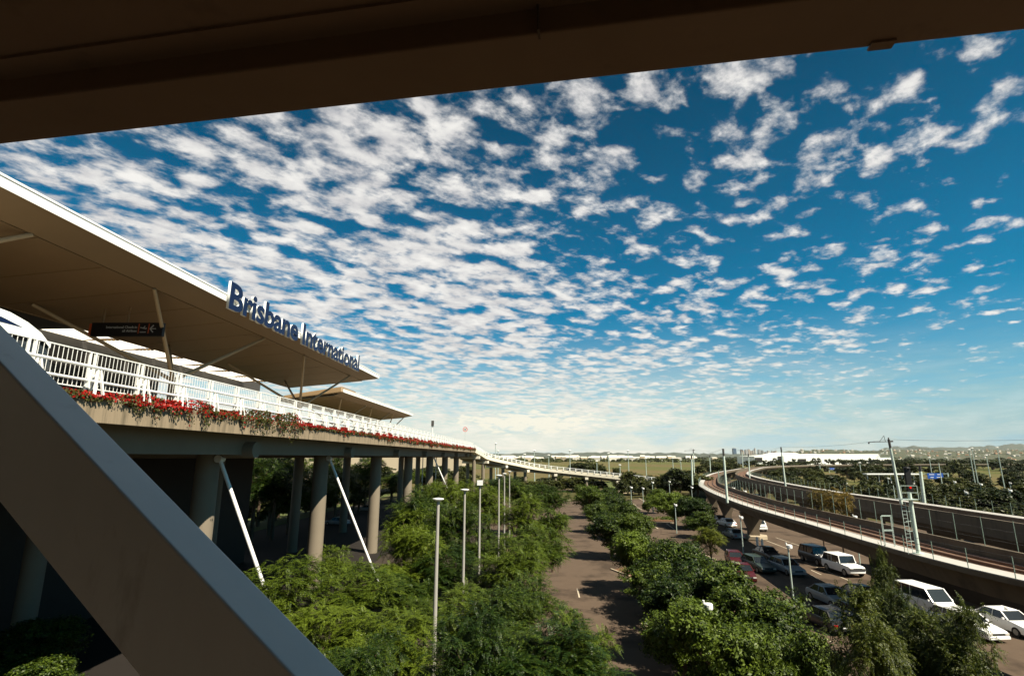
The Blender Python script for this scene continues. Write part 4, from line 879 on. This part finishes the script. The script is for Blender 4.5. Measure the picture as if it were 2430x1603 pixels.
def make_car(kind, col, name):
    L, w_, zb, zr_, (yc, yw, yr, yt), zn, ztail = SPEC[kind]; h = L / 2; t = thing(name, 'x', 'car')
    up = .12 if kind == 'offroad' else 0
    def ring(y, top, k=1.0, z0=.26):
        z0 += up; ww = w_ * k; return [(-ww * .95, y, z0), (-ww, y, z0 + .25), (-ww * .985, y, top - .10), (-ww * .90, y, top), (ww * .90, y, top), (ww * .985, y, top - .10), (ww, y, z0 + .25), (ww * .95, y, z0)]
    st = [(h, zn - .16, .86, .34), (h - .06, zn - .05, .93, .28), (h - .25, zn, .97, .26), (yc + .05, zb - .02, 1, .26), (yc - .2, zb, 1, .26), (0, zb, 1, .26), (yt + .1, zb, 1, .26), (yt - .12, ztail, 1, .26), (-h + .22, ztail - .03, .97, .28), (-h + .04, ztail - .12, .93, .32), (-h, ztail - .22, .88, .38)]
    st = [s for i, s in enumerate(st) if i == 0 or s[0] < st[i - 1][0] - .001]
    loft(MB(), [ring(y, z, k, z0) for y, z, k, z0 in st]).build('body', col, t, True)
    def gr(y, z, k): ww = w_ * k; return [(-ww, y, z), (ww, y, z)]
    zr0 = zr_ - .045; kt = .74 if kind != 'offroad' and kind != 'van' else .86
    b = [(-w_ * .93, yc, zb - .01), (w_ * .93, yc, zb - .01), (w_ * .93, yt, zb - .01), (-w_ * .93, yt, zb - .01)]
    tp_ = [(-w_ * kt, yw, zr0), (w_ * kt, yw, zr0), (w_ * kt, yr, zr0), (-w_ * kt, yr, zr0)]
    MB().hexa(b + tp_).build('windows', GL, t)
    mb = MB(); e = .03
    mb.hexa([(-w_ * kt - e, yw + e, zr0 - .01), (w_ * kt + e, yw + e, zr0 - .01), (w_ * kt + e, yr - e, zr0 - .01), (-w_ * kt - e, yr - e, zr0 - .01), (-w_ * kt + .05, yw - .1, zr_), (w_ * kt - .05, yw - .1, zr_), (w_ * kt - .05, yr + .1, zr_), (-w_ * kt + .05, yr + .1, zr_)])
    o = mb.build('roof', col, t, True)
    mb = MB()
    for i in range(4): mb.bar(b[i], tp_[i], .075, .06)
    for s_ in (-1, 1):
        ym = (yw + yr) / 2 + .05; mb.bar((s_ * w_ * .935, ym, zb), (s_ * w_ * (kt + .008), ym, zr0), .07, .03, up=Vector((0, 1, 0)))
        if kind in ('wagon', 'offroad', 'van'): y2 = yr + .75; mb.bar((s_ * w_ * .935, y2, zb), (s_ * w_ * (kt + .008), y2, zr0), .07, .03, up=Vector((0, 1, 0)))
    mb.build('pillars', col, t)
    wr = .31 if kind not in ('offroad',) else .39
    for y in (h - .85, -h + .85):
        for s_ in (-1, 1):
            mb = MB(); mb.tube((s_ * (w_ - .16), y, wr), (s_ * (w_ + .012), y, wr), wr, n=20); wo = mb.build('wheel', TY, t, True)
            mb = MB(); mb.tube((s_ * (w_ + .005), y, wr), (s_ * (w_ + .022), y, wr), wr * .6, n=14); mb.build('rim', HUB, wo)
    mb = MB(); mb.box((0, h - .02, zn - .38 + up), (w_ * 1.78, .16, .16)); mb.build('bumper', BUMP if kind == 'offroad' else col, t); mb = MB(); mb.box((0, -h + .02, ztail - .5 + up), (w_ * 1.78, .14, .16)); mb.build('bumper', BUMP if kind == 'offroad' else col, t)
    mb = MB(); mb.box((0, h - .005, zn - .17), (w_ * .95, .05, .11)); mb.build('grille', BUMP, t)
    for s_ in (-1, 1):
        mb = MB(); mb.box((s_ * w_ * .70, h - .02, zn - .17), (.30, .09, .13)); mb.build('headlight', HEAD_L, t)
        mb = MB(); mb.box((s_ * w_ * .72, -h + .015, ztail - .26), (.28, .08, .14)); mb.build('tail_light', RED_L, t)
        mb = MB(); mb.box((s_ * (w_ + .06), yc - .25, zb + .06), (.14, .1, .12)); mb.build('mirror', col, t)
    mb = MB(); mb.box((0, -h - .02, ztail - .42), (.38, .02, .11)); mb.build('number_plate', WHITE_W, t); mb = MB(); mb.box((0, h + .02, zn - .36 + up), (.38, .03, .11)); mb.build('number_plate', WHITE_W, t)
    if kind == 'offroad': mb = MB(); mb.tube((0, -h - .02, zb - .1), (0, -h - .2, zb - .1), .36, n=18); mb.build('spare_wheel', TY, t, True)
    return t
CW = paint('white', (.80, .80, .79)); CS = paint('silver', (.18, .22, .24)); CB = paint('slate blue', (.07, .10, .13)); CR = paint('red', (.055, .004, .004)); CK = paint('charcoal', (.03, .03, .032)); CG = paint('dark green', (.03, .045, .035))
def put(o, u, v, rz, label, group='cars parked along the viaduct', name=None):
    q = G(u, v); o.location = (q.x, q.y, .012); o.rotation_euler = (0, 0, rz); o['label'] = label; o['group'] = group; return o
PI = math.pi
CX_ = 'parked_car'
put(make_car('offroad', CW, CX_), 2003, 1360, PI + .04, 'white boxy four-wheel drive with a sunlit bonnet beside the painted line')
put(make_car('offroad', CK, CX_), 1940, 1336, PI + .03, 'dark four-wheel drive parked right behind the white boxy one')
put(make_car('wagon', CW, CX_), 2296, 1500, PI + .10, 'white station wagon facing the camera, lower right')
s1 = put(make_car('sedan', CW, CX_), 2395, 1495, PI + .04, 'white sedan with a small roof light next to the white station wagon')
mb = MB(); mb.lathe((.1, .2, 1.42), [(.12, 0), (.12, .1), (.08, .16)], 10); o = mb.build('roof_light', WHITE, None); o.parent = s1
put(make_car('van', CW, CX_), 2200, 1450, PI + .06, 'white people-mover van with a sunlit roof')
put(make_car('sedan', CS, CX_), 1972, 1432, PI + .04, 'silver blue sedan in the shade left of the pointed grevillea')
put(make_car('sedan', CK, CX_), 2050, 1432, PI + .02, 'charcoal sedan right of the silver blue one in the shade')
put(make_car('hatch', CK, CX_), 1962, 1488, .08, 'dark hatchback seen from behind with glinting tail lamps')
put(make_car('sedan', CB, CX_), 2040, 1480, PI + .05, 'slate blue sedan half hidden by the grevilleas')
put(make_car('hatch', CR, CX_), 1745, 1338, PI - .2, 'red hatchback in the shade near the sapling')
put(make_car('sedan', CR, CX_), 1765, 1372, PI - .2, 'red sedan behind the big round tree top')
put(make_car('sedan', CK, CX_), 1822, 1326, PI + .05, 'black sedan behind the lamp post, nearest to the pier')
put(make_car('wagon', CG, CX_), 1800, 1352, PI + .05, 'dark green wagon between the red cars and the lamp post')
put(make_car('wagon', CS, CX_), 1868, 1358, PI + .05, 'grey wagon with a bluish roof right beside the lamp post')
put(make_car('sedan', CS, CX_), 1741, 1276, .05, 'light blue grey sedan left of the viaduct pier')
put(make_car('sedan', CW, CX_), 1724, 1248, .1, 'white car with red tail lamps beyond the pier')
put(make_car('van', CW, CX_), 1796, 1257, PI, 'small white van on the lane right of the pier')
put(make_car('sedan', CK, CX_), 1705, 1240, .1, 'black car beside the white one beyond the pier')
q0 = put(make_car('sedan', CS, CX_), 800, 1245, 1.2, 'grey car in the shade under the road viaduct', 'cars under the road viaduct')
copy_thing(q0, tuple(G(872, 1212)), 1.2, 'grey car farther back under the road viaduct', 'cars under the road viaduct')
qw = make_car('hatch', CW, CX_); base = True
for u, v in [(1922,1151),(1905,1156),(2082,1172),(1790,1180),(1705,1158),(1375,1160),(2300,1182),(2345,1186),(2210,1190),(2240,1178),(1660,1162)]:
    q = G(u, v + 3)
    if base: put(qw, u, v + 3, 1.3, 'small white car in a distant part of the car parks', 'distant white cars'); base = False
    else: copy_thing(qw, (q.x, q.y, .012), random.uniform(0, 3), 'small white car in a distant part of the car parks', 'distant white cars')
# bollards and pier foot
for u, v, lb in [(1810,1303,'taller white bollard beside the viaduct pier'),(1798,1297,'thin white bollard beside the viaduct pier')]:
    q = G(u, v); mb = MB(); mb.lathe((q.x, q.y, 0), [(.16, 0), (.16, 1.25), (.08, 1.33)], 12); o = mb.build('bollard', WHITE, None, True); tag(o, lb, 'bollard')
for k, (u, v) in enumerate([(1560,1212),(1565,1214),(1570,1216),(1550,1216)]):
    q = G(u, v); mb = MB(); mb.lathe((q.x, q.y, 0), [(.16, 0), (.16, 1.2), (.08, 1.3)], 10); o = mb.build('bollard', WHITE, None, True); tag(o, 'small white bollard in the lined lot beside the tiny round tree', 'bollard', 'small bollards in the lined lot')
# ------------------------------------------------------------------ buildings
CREAM = mat('cream wall', (.46, .38, .27), .85, .05, .2); GREYR = mat('grey roof', (.38, .38, .36), .7, .06, .3)
a, b = P(540, 1064, 300), P(1100, 1066, 300); cb = thing('cream_building', 'long cream building with dark windows behind the viaduct columns', 'building', ((a.x + b.x) / 2, 300, 0))
mb = MB(); mb.box(((a.x + b.x) / 2, 312, a.z / 2), (b.x - a.x, 24, a.z)); mb.build('wall', CREAM, cb)
mb = MB(); mb.box(((a.x + b.x) / 2, 312, a.z + .5), (b.x - a.x - 1, 22, 1.0)); mb.box(((a.x + b.x) / 2, 313, a.z + 1.3), (b.x - a.x - 6, 18, .7)); mb.build('roof', GREYR, cb)
for u0, u1, v0, v1 in [(687,702,1081,1092),(747,760,1081,1092),(747,762,1101,1108),(863,884,1082,1093),(955,965,1086,1096),(620,632,1081,1092)]:
    p, q = P(u0, v1, 299.7), P(u1, v0, 299.7); mb = MB(); mb.box(((p.x + q.x) / 2, 299.9, (p.z + q.z) / 2), (q.x - p.x, .3, q.z - p.z)); w_ = mb.build('window', DKGLS, cb)
    mb = MB(); mb.box(((p.x + q.x) / 2, 299.7, (p.z + q.z) / 2 + .1), (q.x - p.x + .3, .1, .25)); mb.build('sunshade', CREAM, w_)
p = P(1022, 1080, 140); wf = thing('pavilion', 'small white framed pavilion behind the far columns', 'pavilion', (p.x, p.y, 0)); mb = MB(); mb.box((p.x, p.y, p.z), (4, 4, .4)); mb.build('roof', WHITE, wf)
for s_ in (-1.7, -.5, .6, 1.7): mb = MB(); mb.box((p.x + s_, p.y - 1.7, p.z / 2), (.2, .2, p.z)); mb.build('post', WHITE, wf)
# white domestic terminal: measured outline
OUT = [(1777,1083),(1797,1082.5),(1832,1080.5),(1850,1077.5),(1862,1074.8),(1874,1074.5),(1888,1080.5),(1905,1081.5),(1915,1081),(1924,1078),(2064,1078),(2069,1086.5),(2097,1087.5),(2098,1092)]
DT = 900; dtw = thing('white_terminal', 'long low white terminal hall with a humped roof beyond the railway curve', 'building', ((1940 - CX) / F * DT, DT, 0))
pts = [P(u, v - 1.5, DT) for u, v in OUT]; n_ = len(pts)
mb = MB(); fr = [(p.x, DT, p.z) for p in pts]; lo = [(p.x, DT, 0) for p in pts]
mb.add(fr + lo + [(x, y + 70, z) for x, y, z in fr] + [(x, y + 70, z) for x, y, z in lo], [(i, i + 1, n_ + i + 1, n_ + i) for i in range(n_ - 1)] + [(2 * n_ + i, 2 * n_ + i + 1, i + 1, i) for i in range(n_ - 1)] + [(0, n_, 3 * n_, 2 * n_), (n_ - 1, 2 * n_ - 1, 4 * n_ - 1, 3 * n_ - 1)])
mb.build('hall', mat('terminal white', (.88, .87, .82), .6, .03, .05), dtw)
for u0, u1, v0, v1 in [(1778,1794,1085,1095),(1811,1819,1092,1096),(1831,1843,1082,1096),(1877,1895,1088,1097)]:
    p, q = P(u0, v1, DT), P(u1, v0, DT); mb = MB(); mb.box(((p.x + q.x) / 2, DT - .3, (p.z + q.z) / 2), (q.x - p.x, 1.5, q.z - p.z)); mb.build('opening', DARK, dtw)
for i, u in enumerate([1822, 1867, 1915, 1924, 1946, 1972, 2044]):
    x = (u - CX) / F * 870; place(FAR, x, 870, 1.2, 'small dark tree in front of the white terminal hall', 'trees in front of the white terminal hall', sz=1.5)
for i in range(34):
    u = rg.uniform(1960, 2140); x = (u - CX) / F * 840; place(FAR, x, 840 + rg.uniform(-20, 20), 1.6, 'far dark tree in the woodland in front of the white terminal', 'trees of the far woodland on the left', sz=1.25)
# sheds and houses far away
def bld(name, label, cat, group, wm, rm, sx, sy, h, rh):
    t = thing(name, label, cat, group=group); MB().box((0, 0, h / 2), (sx, sy, h)).build('wall', wm, t)
    x, y = sx / 2 + sx * .03, sy / 2 + sy * .03; e = .02
    MB().add([(-x, -y, h + e), (x, -y, h + e), (x, y, h + e), (-x, y, h + e), (-x * .9, 0, h + rh), (x * .9, 0, h + rh)], [(0, 3, 2, 1), (0, 1, 5, 4), (2, 3, 4, 5), (1, 2, 5), (3, 0, 4)]).build('roof', rm, t)
    t['used'] = 0; return t
RW = mat('roof white far', (.55, .52, .45), .6, .05, .1); RT_ = mat('roof terracotta far', (.26, .13, .07), .8, .1, .1); RG_ = mat('roof grey far', (.26, .24, .20), .8, .1, .1)
SH = [bld('industrial_shed', 's', 'shed', 'pale sheds beyond the airfield', RW, RW, 60, 30, 8, 4), bld('industrial_shed', 's', 'shed', 'pale sheds beyond the airfield', CREAM, RW, 34, 24, 9, 2.5)]
for i in range(84):
    u = rg.choice([rg.uniform(1160, 1300), rg.uniform(1335, 1365), rg.uniform(1430, 1490), rg.uniform(1500, 1625), rg.uniform(1160, 1700)]); D = rg.uniform(1750, 2600)
    place(SH, (u - CX) / F * D, D, rg.uniform(.35, .85), 'pale industrial shed beyond the airfield, ' + ('above the start of the ramp' if u < 1310 else 'above the middle of the ramp' if u < 1420 else 'above the tree belt'), 'pale sheds beyond the airfield', sz=rg.uniform(.8, 1.6), rz=rg.uniform(-.3, .3))
# hills
HM = mat('hill forest', (.05, .065, .05), .95, .35, .004, coords='World', c2=(.09, .08, .06), f2=(.5, .62), s2=.02)
HM2 = mat('suburban hill', (.045, .055, .028), .95, .4, .02, coords='World', c2=(.12, .09, .06), f2=(.52, .64), s2=.03)
def hill(name, pts, D, depth, m, seed):
    mb = MB(); cols = []; rr = random.Random(seed); us = [pts[0][0] + (pts[-1][0] - pts[0][0]) * i / 90 for i in range(91)]
    for u in us:
        for (a, va), (b, vb) in zip(pts, pts[1:]):
            if a <= u <= b: t = (u - a) / (b - a); t = t * t * (3 - 2 * t); v = va + (vb - va) * t; break
        p = P(u, v, D); h = max(2, p.z + rr.uniform(-1, 1) * .0016 * D)
        cols.append([(p.x * (1 - depth / D), D - depth, -1), (p.x * (1 - depth * .6 / D), D - depth * .6, h * .35), (p.x * (1 - depth * .25 / D), D - depth * .25, h * .8), (p.x, D, h), (p.x * (1 + depth / D), D + depth, -1)])
    m5 = 5; mb.add([q for c in cols for q in c], [(i * m5 + j, (i + 1) * m5 + j, (i + 1) * m5 + j + 1, i * m5 + j + 1) for i in range(90) for j in range(4)])
    o = mb.build(name, m, None, True); struct(o); return cols
hill('hills', [(1940,1078),(2040,1070),(2100,1061),(2150,1058.5),(2200,1060.5),(2280,1060),(2330,1058),(2395,1053.5),(2430,1059),(2520,1062),(2800,1066)], 9500, 2500, HM, 1)
hill('hills', [(1000,1078),(1155,1076),(1200,1075),(1290,1072.5),(1340,1076),(1420,1073.5),(1500,1075.5),(1600,1074.5),(1720,1077),(1800,1078),(1900,1078)], 6500, 1500, HM, 2)
hc = hill('hills', [(1820,1078),(1860,1070),(1885,1067.5),(1950,1066.5),(2050,1069),(2150,1068),(2250,1070),(2330,1068),(2430,1070),(2700,1070)], 3600, 1500, HM2, 3)
HS = [bld('house', 's', 'house', 'houses on the suburban hill', CREAM, RT_, 16, 12, 5, 3), bld('house', 's', 'house', 'houses on the suburban hill', RW, RG_, 18, 12, 5, 3), bld('house', 's', 'house', 'houses on the suburban hill', RW, RW, 20, 12, 6, 2)]
def hz(cols, u, k):
    i = int((u - 1820) / (2700 - 1820) * 90); a = cols[i][k]; b = cols[i][k + 1]; t = rg.random(); return [a[j] + (b[j] - a[j]) * t for j in range(3)]
for i in range(210):
    u = rg.uniform(1870, 2460); x, y, z = hz(hc, u, rg.choice([0, 1, 1, 2, 2]))
    place(HS, x, y, rg.uniform(.45, .85), 'tiny bright-roofed house on the suburban hillside, ' + ('above the white terminal' if u < 2100 else 'between the tall mast and the street lights' if u < 2300 else 'at the right edge'), 'houses on the suburban hill', z=z, rz=rg.uniform(0, 3))
woodland('woodland', [(1100, 3600, 2600, 3400, 14)], 1, 9, 12, LF_FAR, 'scattered trees among the houses on the suburban hill').hide_render = False
# city towers
TWR = [mat('tower ' + n_, c, .5, .05, .01) for n_, c in (('blue', (.06, .10, .16)), ('grey', (.30, .30, .30)), ('tan', (.36, .30, .25)), ('pale', (.5, .48, .45)))]
for i, (x0, x1, yt, k) in enumerate([(330,415,270,0),(545,572,310,2),(585,620,330,2),(665,735,310,1),(745,798,300,2),(815,850,345,2),(880,900,330,3),(930,960,275,3),(1025,1095,312,1),(1130,1165,330,1),(1180,1205,380,2),(1222,1268,382,1),(1282,1330,345,3),(1400,1422,350,2),(1465,1500,350,2),(1508,1540,335,3)]):
    u0, u1, v = 1700 + x0 / 11.885, 1700 + x1 / 11.885, 1040 + yt / 11.885; D = 7000; p, q = P(u0, v, D), P(u1, v, D); cx_ = (p.x + q.x) / 2; W2 = (q.x - p.x)
    th = thing('city_tower', ('dark blue slab tower standing apart at the left of the distant city' if i == 0 else 'distant city tower on the hazy skyline'), 'tower', (cx_, D, 0), group=None if i == 0 else 'towers of the distant city skyline')
    mb = MB(); mb.box((cx_, D, p.z / 2 * .94), (W2, 40, p.z * .94)); mb.build('shaft', TWR[k], th); mb = MB(); mb.box((cx_, D, p.z * .97), (W2 * .7, 28, p.z * .06)); mb.build('crown', TWR[1], th)
# ------------------------------------------------------------------ haze
hzm = bpy.data.materials.new('haze'); hzm.use_nodes = True; n = NT(hzm.node_tree)
vol = n.a('ShaderNodeVolumePrincipled', {'Color': (.80, .84, .80, 1), 'Density': HAZE_DENSITY, 'Anisotropy': .2})
o_ = n.n.new('ShaderNodeOutputMaterial'); n.t.links.new(vol.outputs[0], o_.inputs['Volume'])
if HAZE_DENSITY > 0:
    hb = MB().box((0, 5500, 150), (24000, 15000, 304)).build('haze', hzm); tag(hb, 'faint haze over the far suburbs', 'haze', kind='stuff')
